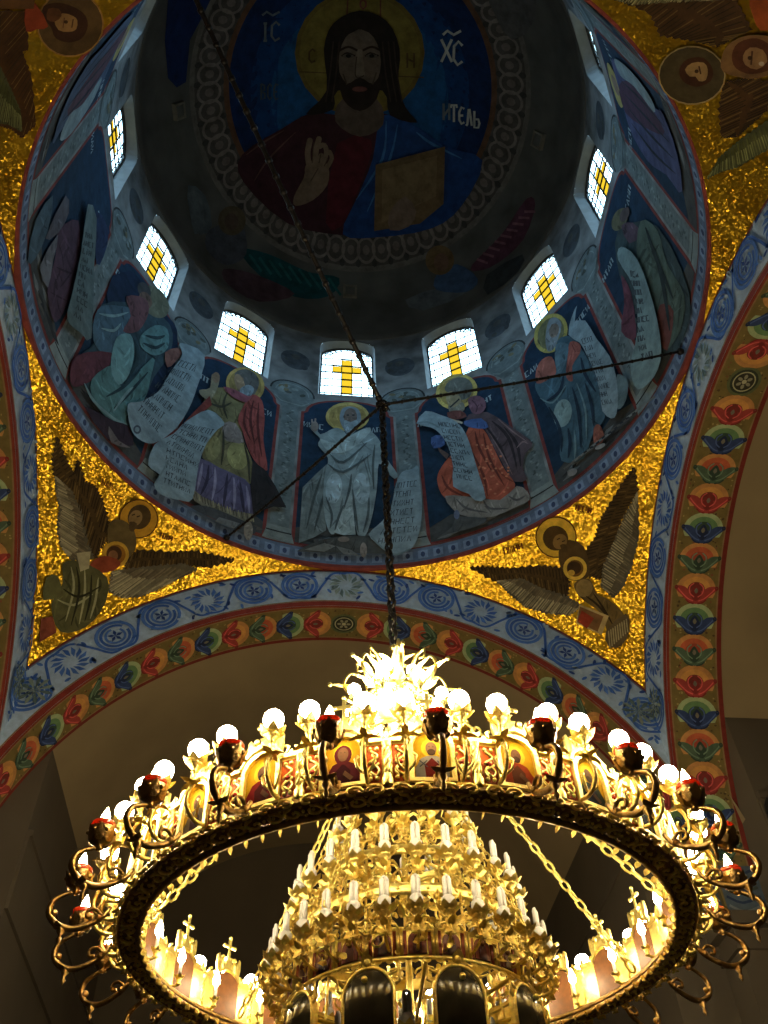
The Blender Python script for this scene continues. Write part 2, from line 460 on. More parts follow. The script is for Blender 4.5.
# windows, one object each
def build_window(k):
    az = rad(30*k); T = Matrix.Rotation(-az, 4, 'Z'); inv = Matrix.Identity(4)
    mb = MB()
    P = arch_outline(0, WW, WZ0, WZ1, 14)
    ins = []; outp = []
    yb = RD+.21
    for x, z in P:
        ins.append((math.sin(x/RD)*RD, math.cos(x/RD)*RD, z)); outp.append((x*.94, yb+.02, z))
    n = len(P)
    mb.add(ins+outp, [(i, (i+1) % n, (i+1) % n+n, i+n) for i in range(n)], 0)
    # thin frame against the glass
    o = mb.build('window_%d' % (k+6), M['reveal']); o.rotation_euler[2] = -az
    # glass mosaic: cells of white and yellow glass
    g = MB(); w = WW*.94; Wt = (.74, .86, .90); Ye = (.23, .108, .004)
    cols = 6; cw = 2*w/cols; rows = 8; zt = WZ1-.62*WW-.02; rh = (zt-WZ0)/6.4
    cell = lambda x0, x1, z0, z1, c: g.add([(x0, yb-.006, z0), (x1, yb-.006, z0), (x1, yb-.006, z1), (x0, yb-.006, z1)], [(0, 1, 2, 3)], 0, c)
    hw = w/5.0
    rr = .262; zb = 16.15+3*rr
    zsp = WZ1-.62*WW; ztop = lambda x: zsp+.62*WW*math.sqrt(max(0, 1-(x/(WW*.94))**2))
    def col_cells(x0, x1, z0, z1, c):
        nn = 8; vs_ = [(x0+(x1-x0)*i/nn, yb, z0) for i in range(nn+1)]+[(x0+(x1-x0)*i/nn, yb, z1 if z1 is not None else ztop(x0+(x1-x0)*i/nn)) for i in range(nn+1)]
        g.add(vs_, [(i, i+1, nn+2+i, nn+1+i) for i in range(nn)], 0, c)
    zc0, zc1 = 16.15, 16.15+5*rr
    col_cells(-hw, hw, WZ0, zc0, Wt); col_cells(-hw, hw, zc0, zc1, Ye); col_cells(-hw, hw, zc1, None, Wt)
    for sx in (-1, 1):
        a_, b_ = sx*hw, sx*hw*2.75
        col_cells(a_, b_, WZ0, zb, Wt); col_cells(a_, b_, zb, zb+rr, Ye); col_cells(a_, b_, zb+rr, None, Wt)
        col_cells(b_, sx*w, WZ0, None, Wt)
    for i in range(0): cell(-hw, hw, WZ0+rh*.5+i*rh*.86, WZ0+rh*.5+(i+1)*rh*.86, Ye)
    prop(g.build('stained_glass', M['glass'], o), 'white glass with a yellow cross')
    c = MB(); yl = yb-.02
    bar = lambda p, q, r=.011: c.tube([(p[0], yl, p[1]), (q[0], yl, q[1])], r*1.35, 4)
    top = lambda x: (WZ1-.62*WW)+.62*WW*math.sqrt(max(0, 1-(x/w)**2))
    for x in (-hw, hw): bar((x, WZ0), (x, top(x)-.17))
    for x in (-hw*2.75, hw*2.75, -hw*4.1, hw*4.1): bar((x, WZ0), (x, min(top(x)-.15, zt+.12)), .008)
    for i in range(-1, 6):
        z = 16.15+i*rr
        bar((-w, z), (w, z), .008 if i not in (3, 4) else .010); bar((-hw, z), (hw, z), .012)
    bar((-hw*2.75, zb), (hw*2.75, zb), .012); bar((-hw*2.75, zb+rr), (hw*2.75, zb+rr), .012)
    for q in (.86, .66):
        c.tube([(w*q*math.cos(PI*i/14), yl, WZ1-.62*WW+.62*WW*q*math.sin(PI*i/14)) for i in range(15)], .010, 4)
    for i in range(1, 10):
        t = PI*i/10
        bar((w*.66*math.cos(t), WZ1-.62*WW+.62*WW*.66*math.sin(t)), (w*math.cos(t), WZ1-.62*WW+.62*WW*math.sin(t)), .009)
    for p in [(x*.94, z) for x, z in P]: pass
    c.tube([(x*.93, yl, z) for x, z in P], .02, 4, closed=True)
    c.build('lead_came', M['lead'], o)
    a = ((30*k+180) % 360)-180
    where = {0: 'arched yellow cross window directly above the grey robed prophet',
             -30: 'arched yellow cross window above the prophet in red cloak and purple skirt',
             30: 'arched yellow cross window above the prophet in red robe holding a scroll',
             -60: 'arched yellow cross window above the teal robed prophet with curling scroll',
             60: 'arched yellow cross window above the teal robed prophet with red chest',
             -90: 'steeply foreshortened stained glass window high on the left side of the drum',
             90: 'steeply foreshortened stained glass window high on the right side of the drum',
             -120: 'window at the upper left edge showing only its lit reveal',
             120: 'window at the upper right edge showing only a lit sliver of reveal'}.get(a, 'drum window above the camera, %s of the near wall' % ('centre' if a == -180 else ('left side' if a < 0 else 'right side')))
    struct(o, where, 'window')
for k in range(-6, 6): build_window(k)

# ---- painted decoration of the drum wall
def dp(): return Paint(s_drum, .14)
BLUE = pc((22, 42, 60)); REDL = pc((98, 48, 46)); PIL = pc((86, 96, 97)); PIL2 = pc((106, 116, 115)); INK = pc((38, 42, 44))
for k in range(12):
    kk = k-5; cx = RD*rad(30*kk)
    p = dp()
    hw = RD*rad(15)-.20
    zt = 15.62
    out = [(cx-hw, 11.42), (cx+hw, 11.42), (cx+hw, 15.02)]
    arc = [(cx+hw*.92*math.cos(PI*i/12), 15.05+.55*math.sin(PI*i/12)) for i in range(13)]
    out += arc+[(cx-hw, 15.02)]
    p.poly(out, REDL)
    g = .055
    inn = [(cx-hw+g, 11.47), (cx+hw-g, 11.47), (cx+hw-g, 14.98)]+[(cx+(hw*.92-g)*math.cos(PI*i/12), 15.05+.50*math.sin(PI*i/12)) for i in range(13)]+[(cx-hw+g, 14.98)]
    p.poly(inn, BLUE)
    # hilly ground the figure stands on
    p.poly([(cx-hw+g, 11.47), (cx+hw-g, 11.47), (cx+hw-g, 11.75), (cx+hw*.5, 11.95), (cx, 11.85), (cx-hw*.5, 12.0), (cx-hw+g, 11.8)], pc((58, 60, 60)))
    for q in range(7):
        x = cx+random.uniform(-.7, .6); z = random.uniform(11.5, 11.8)
        p.poly([(x, z), (x+.2, z+.10), (x+.35, z+.05), (x+.18, z-.02)], pc(random.choice([(92, 96, 96), (40, 42, 44), (75, 72, 68)])), up=False)
    p.up()
    for sx in (-1, 1):   # name written beside the head
        p.text_rows([(cx+sx*.58-.24, 14.75), (cx+sx*.58+.24, 14.75), (cx+sx*.58+.24, 14.5), (cx+sx*.58-.24, 14.5)], 1, 5, pc((120, 135, 140)), .03, seed=k*3+sx)
    p.build('painted_arch_panel', drum)
    # pilaster between two panels
    cx = RD*rad(30*kk+15); p = dp()
    p.poly([(cx-.155, 11.45), (cx+.155, 11.45), (cx+.155, 15.1), (cx-.155, 15.1)], PIL)
    for q in range(60):
        z = 11.9+q*.052; x = cx+.05*math.sin(q*1.1)
        p.ell((x, z), .035, .02, random.choice([PIL2, pc((62, 72, 72))]), random.uniform(0, 180), 7, up=False)
    p.up()
    p.poly([(cx-.25, 11.42), (cx+.25, 11.42), (cx+.22, 11.55), (cx+.18, 11.75), (cx-.18, 11.75), (cx-.22, 11.55)], PIL2)
    p.stroke([(cx-.2, 11.62), (cx+.2, 11.62)], .03, INK)
    p.poly([(cx-.17, 15.0), (cx+.17, 15.0), (cx+.30, 15.22), (cx+.42, 15.45)]+[(cx+.42*math.cos(PI*i/14), 15.5+.42*math.sin(PI*i/14)) for i in range(15)]+[(cx-.42, 15.45), (cx-.30, 15.22)], PIL)
    p.stroke([(cx+.42*math.cos(PI*i/14), 15.5+.42*math.sin(PI*i/14)) for i in range(15)], .035, INK)
    p.stroke([(cx+.32*math.cos(PI*i/14), 15.5+.32*math.sin(PI*i/14)) for i in range(15)], .02, PIL2)
    p.stroke([(cx-.33, 15.3), (cx-.2, 15.17), (cx+.2, 15.17), (cx+.33, 15.3)], .03, PIL2)
    for q in range(10):
        p.ell((cx+random.uniform(-.24, .24), 15.5+random.uniform(0, .25)), .07, .045, random.choice([PIL2, pc((60, 66, 62)), pc((92, 88, 70))]), random.uniform(0, 180), 9, up=False)
    p.up()
    p.build('painted_pilaster', drum)
# spandrel patches between windows above the capitals
for k in range(12):
    cx = RD*rad(30*(k-5)+15); p = dp()
    R = random.Random(k+40)
    p.ell((cx, 16.75), .30, .34, pc((62, 69, 74)), n=22)
    for q in range(9): p.ell((cx+R.uniform(-.2, .2), 16.75+R.uniform(-.26, .2)), R.uniform(.05, .11), R.uniform(.04, .08), pc(R.choice([(56, 62, 66), (66, 72, 76), (60, 64, 62)])), R.uniform(0, 180), 12, up=False)
    p.up()
    p.ell((cx, 16.78), .18, .2, pc((62, 68, 72)), up=False, n=16); p.up(); p.ell((cx, 16.86), .09, .1, pc((70, 72, 70)))
    p.build('painted_medallion', drum)
# base border
mb = MB(); mb.lathe([(RD-.012, H+.012), (RD-.016, H-.006), (RD-.004, H-.016), (RD+.12, H-.004), (RD+.12, H+.02)], 180)  # red ring added to close the gap where sky light leaked in
for i_ in range(len(mb.c)): mb.c[i_] = pc((104, 48, 40))
mb.build('seal_ring', M['fresco'], drum, (0, 0, 0))['label'] = 'thin red ring added to seal the gap under the drum'
p = dp()
def drum_band(z0, z1, col):
    n = 120; X = [-RD*PI+2*PI*RD*i/n for i in range(n+1)]
    vs = [s_drum(x, z0, p.lift) for x in X]+[s_drum(x, z1, p.lift) for x in X]
    p.mb.add(vs, [(i, i+1, n+2+i, n+1+i) for i in range(n)], 0, col); p.up()
drum_band(11.045, 11.40, pc((80, 94, 114)))
drum_band(11.045, 11.10, pc((110, 52, 44)))
drum_band(11.385, 11.41, pc((96, 60, 56)))
for i in range(108):
    x = -RD*PI+2*PI*RD*i/108
    p.poly([(x-.075, 11.15), (x+.075, 11.15), (x+.075, 11.32), (x-.075, 11.32)], pc((102, 118, 140)), up=False)
p.up()
for i in range(108):
    x = -RD*PI+2*PI*RD*i/108
    p.ell((x, 11.235), .035, .06, pc((48, 60, 86)), 0, 8, up=False)
p.build('painted_border', drum)

# ---- the prophets
def pxpaint(x0, y0, s, surf=s_cyl_px, step=9, lift0=.030, dl=.0014):
    dl = .004 if surf is s_dome_px else dl; step = 7 if surf is s_dome_px else step
    q = Paint(surf, step, lift0, dl, tf=lambda p: (x0+p[0]/s, y0+p[1]/s)); q.sw = 1/s; q.drape = surf is s_cyl_px; return q
SCR = pc((112, 128, 134)); SCRD = pc((96, 112, 116))
def fold(p, lists, col, w=9):
    for l in lists: p.stroke(l, w, col, smooth=4, taper=True, up=False)
    p.up()
def figure(name, label, p): return p.build(name, drum, label)

# grey robed prophet under the centre window
p = pxpaint(285, 380, 5.12)
p.poly([(215, 430), (160, 480), (90, 550), (80, 700), (70, 835), (150, 805), (210, 770), (215, 560)], pc((92, 102, 102)))
fold(p, [[(190, 480), (150, 600), (110, 760)], [(205, 560), (180, 660), (150, 770)]], pc((62, 70, 70)), 14)
p.ell((320, 188), 112, 74, pc((150, 136, 82))); p.ell((320, 188), 96, 60, pc((128, 112, 66)))
p.poly([(290, 150), (330, 135), (375, 150), (390, 200), (370, 250), (330, 285), (300, 250), (280, 200)], pc((100, 112, 118)), 4)
p.ell((335, 188), 34, 44, pc((92, 82, 76))); p.poly([(305, 205), (335, 215), (368, 205), (372, 240), (335, 280), (305, 245)], pc((118, 132, 138)), 3)
for x in (322, 350): p.ell((x, 180), 7, 4, INK, up=False)
p.up()
p.poly([(180, 300), (150, 270), (130, 245), (140, 218), (158, 222), (180, 278), (255, 245), (300, 260), (330, 290), (400, 250), (450, 270), (490, 320), (520, 400), (575, 480), (560, 505), (520, 470), (480, 430), (470, 560), (445, 700), (410, 800), (370, 790), (350, 640), (338, 600), (300, 690), (250, 790), (215, 750), (195, 620), (205, 480), (220, 400), (170, 335)], pc((112, 126, 128)), 3)
p.poly([(340, 520), (250, 780), (300, 795), (362, 792), (348, 640)], pc((128, 142, 142)))
p.ell((250, 555), 42, 78, pc((134, 150, 154)), 6); p.ell((392, 555), 42, 80, pc((134, 150, 154)), -4)
p.poly([(180, 300), (260, 320), (400, 250), (440, 262), (330, 360), (230, 370)], pc((132, 146, 146)), 3)
fold(p, [[(230, 380), (300, 420), (420, 320)], [(220, 430), (300, 470), (440, 380)], [(210, 600), (240, 690), (230, 760)], [(300, 640), (275, 700), (255, 770)], [(345, 560), (360, 680), (375, 780)], [(430, 600), (425, 690), (400, 780)], [(460, 330), (450, 440), (455, 560)], [(340, 480), (330, 560), (300, 660)]], pc((66, 76, 78)), 13)
p.ell((152, 238), 20, 26, pc((112, 104, 98))); p.stroke([(140, 230), (138, 200)], 9, pc((112, 104, 98))); p.stroke([(154, 226), (156, 196)], 9, pc((112, 104, 98)))
p.poly([(70, 870), (180, 820), (300, 800), (420, 800), (500, 860), (520, 890), (300, 885), (90, 880)], pc((64, 66, 64)), 2)
p.poly([(100, 868), (200, 835), (260, 850), (200, 880)], pc((104, 106, 102))); p.poly([(260, 850), (340, 870), (380, 900), (300, 892)], pc((98, 100, 98)))
p.ell((402, 870), 18, 38, pc((120, 112, 104))); p.ell((300, 815), 30, 14, pc((104, 96, 90)))
figure('painted_prophet', 'grey robed haloed figure raising one hand beneath centre window', p)
p = pxpaint(285, 380, 5.12, lift0=.10); p.drape = 0
p.poly([(572, 520), (600, 470), (650, 455), (682, 440), (690, 520), (702, 640), (690, 770), (650, 860), (570, 895), (490, 850), (430, 790), (500, 720), (545, 640), (560, 560)], SCR, 3)
p.text_rows([(560, 520), (690, 505), (680, 830), (470, 850)], 7, 7, pc((40, 46, 52)), 3.6, 11)
p.stroke([(440, 800), (500, 860), (570, 893), (640, 865)], 9, SCRD, 3)
figure('painted_scroll', 'pale scroll with rows of dark lettering at lower right of grey prophet', p)

# red cloak, purple skirt
p = pxpaint(140, 340, 4.8)
p.ell((505, 215), 95, 82, pc((140, 122, 72)), 25); p.ell((505, 215), 80, 68, pc((112, 98, 60)), 25)
p.poly([(455, 160), (510, 140), (560, 170), (570, 220), (540, 270), (500, 275), (470, 240)], pc((74, 74, 72)), 3)
p.ell((478, 205), 22, 44, pc((118, 100, 80)), -20); p.poly([(480, 235), (520, 215), (548, 235), (525, 275), (490, 268)], pc((104, 116, 122)), 3)
p.poly([(330, 240), (400, 228), (440, 240), (500, 270), (520, 330), (490, 400), (500, 490), (540, 590), (530, 690), (470, 660), (380, 612), (300, 565), (320, 490), (350, 440), (400, 400), (345, 355), (305, 310)], pc((100, 96, 68)), 3)
p.ell((470, 555), 52, 68, pc((126, 122, 80)), -8); p.ell((350, 520), 36, 60, pc((116, 112, 76)), 10)
p.poly([(400, 400), (460, 400), (500, 490), (440, 490), (400, 470)], pc((112, 104, 100)), 2)
fold(p, [[(400, 430), (400, 520), (390, 600)], [(500, 500), (520, 580), (525, 680)], [(420, 250), (400, 310), (420, 380)], [(330, 300), (390, 320), (440, 300)]], pc((54, 54, 44)), 12)
p.poly([(290, 568), (380, 612), (470, 652), (532, 700), (545, 845), (450, 832), (380, 802), (300, 762), (253, 722), (262, 640)], pc((78, 74, 98)), 2)
fold(p, [[(330, 600), (320, 680), (290, 745)], [(420, 640), (410, 730), (400, 800)], [(480, 680), (490, 760), (500, 830)]], pc((46, 44, 62)), 16)
fold(p, [[(360, 610), (360, 690), (345, 770)], [(450, 660), (455, 740), (450, 815)], [(510, 700), (520, 760), (525, 830)], [(300, 590), (290, 650), (275, 720)]], pc((116, 112, 134)), 14)
p.poly([(255, 715), (300, 752), (380, 792), (450, 822), (545, 835), (540, 872), (440, 860), (350, 832), (262, 772), (245, 742)], pc((104, 100, 84)))
for i in range(22):
    t = i/21; x = 255+285*t; y = 722+118*t**.8
    p.stroke([(x, y), (x+6, y+34)], 5, pc(random.choice([(134, 128, 100), (70, 66, 56)])), up=False)
p.up()
p.poly([(540, 262), (585, 290), (598, 380), (592, 480), (612, 625), (560, 592), (520, 525), (490, 432), (470, 382), (500, 310)], pc((122, 62, 58)), 3)
p.poly([(400, 225), (450, 235), (520, 270), (540, 262), (510, 300), (440, 270)], pc((112, 66, 74)), 2)
fold(p, [[(545, 290), (530, 380), (550, 500)], [(570, 300), (565, 420), (585, 560)], [(510, 320), (500, 400), (530, 480)]], pc((74, 36, 36)), 12)
p.poly([(540, 580), (600, 622), (650, 700), (703, 805), (640, 800), (580, 822), (545, 845), (530, 700)], pc((34, 32, 34)))
p.poly([(345, 165), (382, 168), (372, 230), (340, 285), (300, 272), (285, 240), (335, 230)], pc((112, 108, 90)), 3)
p.ell((365, 180), 18, 26, pc((118, 100, 82)))
p.poly([(335, 268), (230, 375), (195, 415), (55, 498), (68, 520), (200, 425), (345, 312)], pc((106, 52, 48)))
p.poly([(250, 795), (330, 800), (480, 860), (560, 900), (520, 940), (380, 870), (260, 815)], pc((58, 60, 62)), 2)
p.ell((520, 915), 22, 46, pc((112, 106, 96))); p.poly([(380, 850), (480, 880), (450, 905), (360, 870)], pc((98, 100, 100)))
figure('painted_prophet', 'haloed figure in red cloak, ochre tunic and fringed purple skirt', p)
p = pxpaint(140, 340, 4.8, lift0=.105); p.drape = 0
p.poly([(330, 335), (405, 398), (372, 430), (318, 500), (282, 600), (252, 762), (190, 768), (100, 742), (68, 690), (100, 650), (40, 600), (72, 500), (160, 450), (222, 390)], SCR, 3)
p.text_rows([(215, 395), (365, 425), (270, 590), (120, 500)], 4, 8, pc((42, 48, 54)), 3.6, 21)
p.text_rows([(130, 510), (290, 590), (240, 745), (110, 690)], 5, 7, pc((42, 48, 54)), 3.6, 22)
p.stroke([(70, 692), (120, 610), (180, 480)], 8, SCRD, 3)
figure('painted_scroll', 'pale inscribed scroll hanging beside the purple skirt', p)

# red robe and dark cape
p = pxpaint(400, 350, 4.8)
p.ell((272, 200), 102, 84, pc((166, 150, 86)), -18); p.ell((272, 200), 84, 68, pc((132, 116, 68)), -18)
p.poly([(215, 190), (235, 150), (300, 130), (345, 160), (340, 215), (300, 240), (250, 215)], pc((84, 86, 80)), 3)
p.ell((258, 240), 34, 46, pc((128, 118, 92)), -30); p.poly([(232, 265), (262, 275), (300, 250), (310, 285), (270, 310), (240, 300)], pc((108, 106, 94)), 3)
p.stroke([(240, 275), (285, 235)], 7, INK)
p.poly([(330, 310), (420, 298), (520, 360), (622, 430), (632, 465), (600, 500), (590, 575), (612, 620), (550, 632), (500, 560), (440, 445), (400, 372), (320, 362)], pc((74, 62, 66)), 2)
fold(p, [[(440, 340), (520, 420), (560, 560)], [(500, 370), (560, 450), (580, 560)], [(410, 360), (480, 470), (530, 580)]], pc((42, 36, 40)), 16)
fold(p, [[(470, 330), (540, 390), (610, 440)], [(430, 400), (490, 500), (540, 600)], [(560, 470), (590, 440), (615, 450)]], pc((112, 92, 92)), 7)
p.poly([(325, 240), (360, 218), (402, 232), (412, 275), (385, 305), (345, 300)], pc((98, 70, 80)), 2); p.stroke([(345, 240), (370, 270), (365, 298)], 6, pc((64, 44, 54)), 3)
p.poly([(330, 370), (400, 380), (450, 470), (500, 570), (552, 642), (530, 690), (480, 722), (330, 702), (250, 722), (200, 692), (178, 620), (200, 560), (250, 500), (300, 470)], pc((142, 72, 54)), 3)
fold(p, [[(200, 600), (230, 660), (300, 700)], [(400, 400), (430, 520), (500, 650)], [(340, 480), (400, 600), (420, 700)], [(360, 390), (380, 470), (440, 580)]], pc((92, 44, 36)), 13)
for q in range(46):
    x = random.uniform(350, 520); y = random.uniform(430, 690)
    if y > 430+(x-380)*1.2-60: p.ell((x, y), 7, 5, pc((168, 104, 76)), 0, 6, up=False)
p.up()
p.poly([(215, 700), (330, 704), (480, 720), (560, 652), (612, 680), (620, 720), (560, 752), (440, 802), (330, 802), (260, 770)], pc((112, 108, 102)), 2)
fold(p, [[(270, 715), (320, 760), (420, 780)], [(520, 700), (560, 720), (600, 700)], [(400, 720), (430, 760), (520, 760)]], pc((74, 72, 72)), 11)
p.poly([(308, 342), (390, 328), (425, 370), (380, 378), (320, 366)], pc((58, 78, 118)), 2); p.poly([(150, 420), (200, 408), (215, 455), (160, 472)], pc((58, 78, 118)), 2)
p.poly([(180, 465), (235, 500), (225, 525), (190, 490)], pc((80, 66, 62)))
p.poly([(225, 300), (290, 290), (320, 320), (250, 335)], pc((92, 56, 52)), 2); p.stroke([(230, 330), (300, 350)], 10, pc((150, 140, 120)))
p.poly([(270, 800), (330, 802), (420, 812), (360, 850), (240, 880), (180, 900), (250, 850)], pc((70, 72, 72)), 2); p.ell((272, 790), 14, 22, pc((84, 92, 112)))
figure('painted_prophet', 'haloed figure in red robe and dark brown cape', p)
p = pxpaint(400, 350, 4.8, lift0=.105); p.drape = 0
p.poly([(80, 352), (122, 293), (190, 310), (272, 345), (320, 410), (350, 500), (380, 600), (412, 712), (360, 722), (330, 690), (255, 655), (255, 560), (230, 460), (190, 400), (150, 372)], SCR, 2)
p.text_rows([(180, 340), (285, 350), (385, 640), (270, 620)], 9, 6, pc((44, 50, 56)), 3.6, 31)
p.stroke([(80, 352), (130, 345), (190, 372)], 8, SCRD, 3)
figure('painted_scroll', 'long inscribed scroll unrolled down a red robe', p)

# teal robe, red chest
p = pxpaint(510, 280, 4.656)
p.ell((190, 248), 74, 96, pc((142, 132, 72)), 25); p.ell((190, 248), 58, 78, pc((92, 92, 66)), 25)
p.poly([(180, 190), (215, 175), (240, 210), (225, 270), (205, 320), (175, 330), (165, 270)], pc((104, 112, 116)), 3)
p.ell((205, 235), 22, 34, pc((98, 88, 80)), 15)
p.poly([(220, 285), (285, 262), (340, 330), (392, 430), (432, 560), (442, 640), (385, 722), (340, 832), (240, 842), (230, 720), (180, 600), (130, 532), (118, 480), (170, 468), (225, 400)], pc((58, 82, 94)), 3)
p.poly([(150, 370), (195, 358), (215, 430), (180, 462), (125, 482), (122, 420)], pc((132, 80, 70)), 3)
p.poly([(280, 288), (325, 298), (325, 340), (290, 400), (292, 470), (262, 452), (268, 360)], pc((128, 74, 66)), 3)
p.poly([(215, 300), (270, 300), (262, 380), (228, 440), (210, 380)], pc((74, 96, 106)), 3)
p.ell((245, 620), 42, 66, pc((112, 132, 132)), 10)
fold(p, [[(250, 440), (230, 520), (160, 570)], [(290, 500), (320, 620), (330, 780)], [(350, 480), (380, 580), (390, 680)], [(270, 690), (280, 760), (270, 830)], [(330, 360), (350, 440), (400, 520)], [(180, 590), (230, 690), (240, 800)]], pc((28, 42, 56)), 16)
fold(p, [[(140, 550), (200, 570), (260, 490)], [(310, 480), (350, 600), (355, 740)], [(300, 700), (305, 770), (300, 835)]], pc((92, 116, 122)), 9)
p.poly([(390, 690), (415, 672), (438, 720), (430, 755), (392, 770)], pc((118, 72, 60)), 2)
for q in range(9):
    x = 250+q*42; y = 880-q*34; p.stroke([(x, y), (x+90, y-66)], 9, pc(random.choice([(104, 108, 106), (44, 48, 52), (80, 78, 74)])), up=False)
p.up(); p.ell((290, 895), 24, 16, pc((112, 110, 108)), -30); p.ell((420, 775), 26, 10, pc((120, 120, 118)), -25)
figure('painted_prophet', 'haloed figure in teal robe with red chest and sleeves', p)
p = pxpaint(510, 280, 4.656, lift0=.105); p.drape = 0
p.poly([(500, 440), (546, 468), (540, 560), (502, 602), (490, 520)], pc((84, 100, 104)), 3)
p.poly([(272, 255), (288, 170), (312, 118), (302, 190), (350, 188), (402, 272), (462, 352), (492, 440), (502, 540), (496, 622), (472, 645), (430, 610), (420, 530), (398, 440), (358, 352), (325, 292)], SCR, 2)
p.text_rows([(330, 270), (395, 250), (490, 580), (430, 590)], 9, 5, pc((50, 58, 64)), 3.4, 41)
figure('painted_scroll', 'curved inscribed scroll held above a teal robe', p)

# teal seated prophet with the curling scroll
p = pxpaint(60, 250, 4.094)
p.poly([(190, 180), (260, 90), (320, 110), (440, 270), (480, 330), (470, 480), (380, 620), (300, 640)], pc((20, 34, 54)), 2)
p.poly([(170, 225), (330, 225), (450, 305), (452, 420), (385, 520), (342, 622), (272, 725), (200, 702), (95, 545), (60, 540), (85, 430), (140, 380)], pc((44, 62, 70)), 3); p.ell((388, 212), 50, 74, pc((84, 86, 72)), -35); p.ell((345, 165), 24, 36, pc((54, 56, 58)), -30); p.ell((350, 205), 24, 36, pc((86, 70, 62)), -25)
p.poly([(170, 230), (250, 230), (312, 250), (270, 340), (232, 400), (190, 432), (140, 380), (138, 290)], pc((62, 82, 94)), 3)
p.poly([(70, 430), (210, 420), (190, 490), (120, 540), (60, 560), (40, 520)], pc((78, 44, 52)), 3)
p.poly([(272, 190), (350, 200), (362, 260), (320, 332), (258, 332), (290, 270)], pc((88, 60, 64)), 3)
p.poly([(330, 352), (390, 308), (440, 325), (442, 400), (390, 432), (335, 400)], pc((76, 106, 108)), 3)
p.poly([(130, 530), (222, 470), (252, 560), (380, 440), (372, 520), (342, 620), (272, 680), (272, 722), (200, 692), (140, 622)], pc((72, 102, 102)), 3)
p.poly([(230, 362), (288, 345), (304, 420), (282, 510), (240, 552), (208, 480)], pc((92, 122, 122)), 3)
fold(p, [[(300, 360), (320, 440), (270, 540)], [(190, 600), (260, 560), (330, 490)], [(220, 650), (280, 590), (360, 500)], [(340, 380), (390, 400), (430, 380)], [(350, 350), (400, 360), (430, 350)]], pc((32, 50, 56)), 14)
fold(p, [[(100, 545), (140, 620), (220, 690), (272, 712)], [(220, 660), (270, 590), (300, 560)], [(160, 260), (220, 270), (280, 255)], [(170, 320), (220, 330), (250, 300)]], pc((102, 124, 126)), 12)
p.poly([(100, 640), (220, 700), (280, 720), (300, 800), (200, 780)], pc((44, 34, 42)), 2); p.poly([(200, 720), (240, 780), (290, 810), (210, 790)], pc((92, 84, 82)), 2)
p.poly([(430, 420), (480, 400), (500, 420), (470, 460), (440, 480)], pc((104, 72, 66)), 2)
figure('painted_prophet', 'seated figure in layered teal robes with crossed knees', p)
p = pxpaint(60, 250, 4.094, lift0=.105); p.drape = 0
p.poly([(492, 380), (592, 430), (562, 560), (522, 660), (462, 742), (380, 792), (318, 770), (288, 722), (278, 632), (330, 620), (402, 580), (452, 500), (500, 430)], SCR, 3)
p.text_rows([(480, 440), (580, 470), (400, 760), (310, 660)], 7, 7, pc((50, 58, 62)), 3.6, 51)
p.ell((316, 735), 16, 18, pc((60, 70, 80))); p.ell((316, 735), 9, 10, SCR)
figure('painted_scroll', 'broad inscribed scroll with a curled lower end', p)

# dim figures seen edge-on at the two sides
p = pxpaint(560, 150, 3.1)
p.poly([(180, 250), (300, 235), (400, 440), (385, 580), (322, 640), (250, 520), (185, 390)], pc((48, 60, 62)), 3); p.ell((185, 215), 22, 38, pc((80, 78, 60)), 25); p.ell((200, 200), 13, 24, pc((72, 62, 62)), 25); p.poly([(190, 235), (225, 225), (250, 260), (215, 290)], pc((70, 56, 66)), 2)
p.poly([(250, 220), (302, 250), (330, 350), (385, 450), (372, 560), (322, 620), (300, 500), (240, 350)], pc((66, 78, 70)), 3)
p.poly([(190, 388), (222, 450), (236, 582), (190, 562), (200, 470)], pc((84, 48, 58)), 3)
p.poly([(310, 480), (352, 500), (332, 622), (300, 560)], pc((92, 54, 48)), 3)
fold(p, [[(265, 240), (300, 340), (350, 460)], [(290, 300), (320, 420), (340, 560)]], pc((36, 44, 44)), 12)
figure('painted_prophet', 'dim figure in olive robe at the right side of the drum', p)
p = pxpaint(560, 150, 3.1, lift0=.10); p.drape = 0
p.poly([(190, 300), (240, 340), (290, 480), (314, 620), (292, 702), (240, 742), (218, 670), (240, 560), (230, 430), (180, 340)], pc((104, 122, 122)), 3)
p.text_rows([(215, 370), (250, 375), (300, 640), (250, 660)], 10, 4, pc((58, 66, 70)), 5, 61)
figure('painted_scroll', 'long pale scroll at the right side of the drum', p)
p = pxpaint(20, 180, 3.938)
p.poly([(60, 160), (130, 60), (110, 200), (60, 310), (30, 320)], pc((58, 74, 84)), 2)
p.poly([(150, 200), (230, 160), (232, 330), (202, 450), (140, 562), (108, 440), (140, 300)], pc((62, 46, 58)), 3)
p.poly([(180, 60), (192, 130), (150, 210), (100, 230)], pc((70, 68, 74)), 2)
p.poly([(150, 215), (78, 340), (110, 424), (130, 320)], pc((88, 88, 92)), 2)
p.poly([(300, 120), (350, 200), (330, 300), (300, 330)], pc((30, 42, 66)), 2)
figure('painted_prophet', 'dim figure in wine red robe at the left side of the drum', p)
p = pxpaint(20, 180, 3.938, lift0=.10); p.drape = 0
p.poly([(268, 95), (302, 150), (292, 340), (282, 622), (240, 602), (186, 552), (200, 470), (240, 290)], pc((78, 90, 90)), 2)
p.text_rows([(255, 200), (295, 210), (275, 590), (210, 540)], 11, 4, pc((48, 56, 58)), 5, 71)
figure('painted_scroll', 'long grey scroll at the left side of the drum', p)
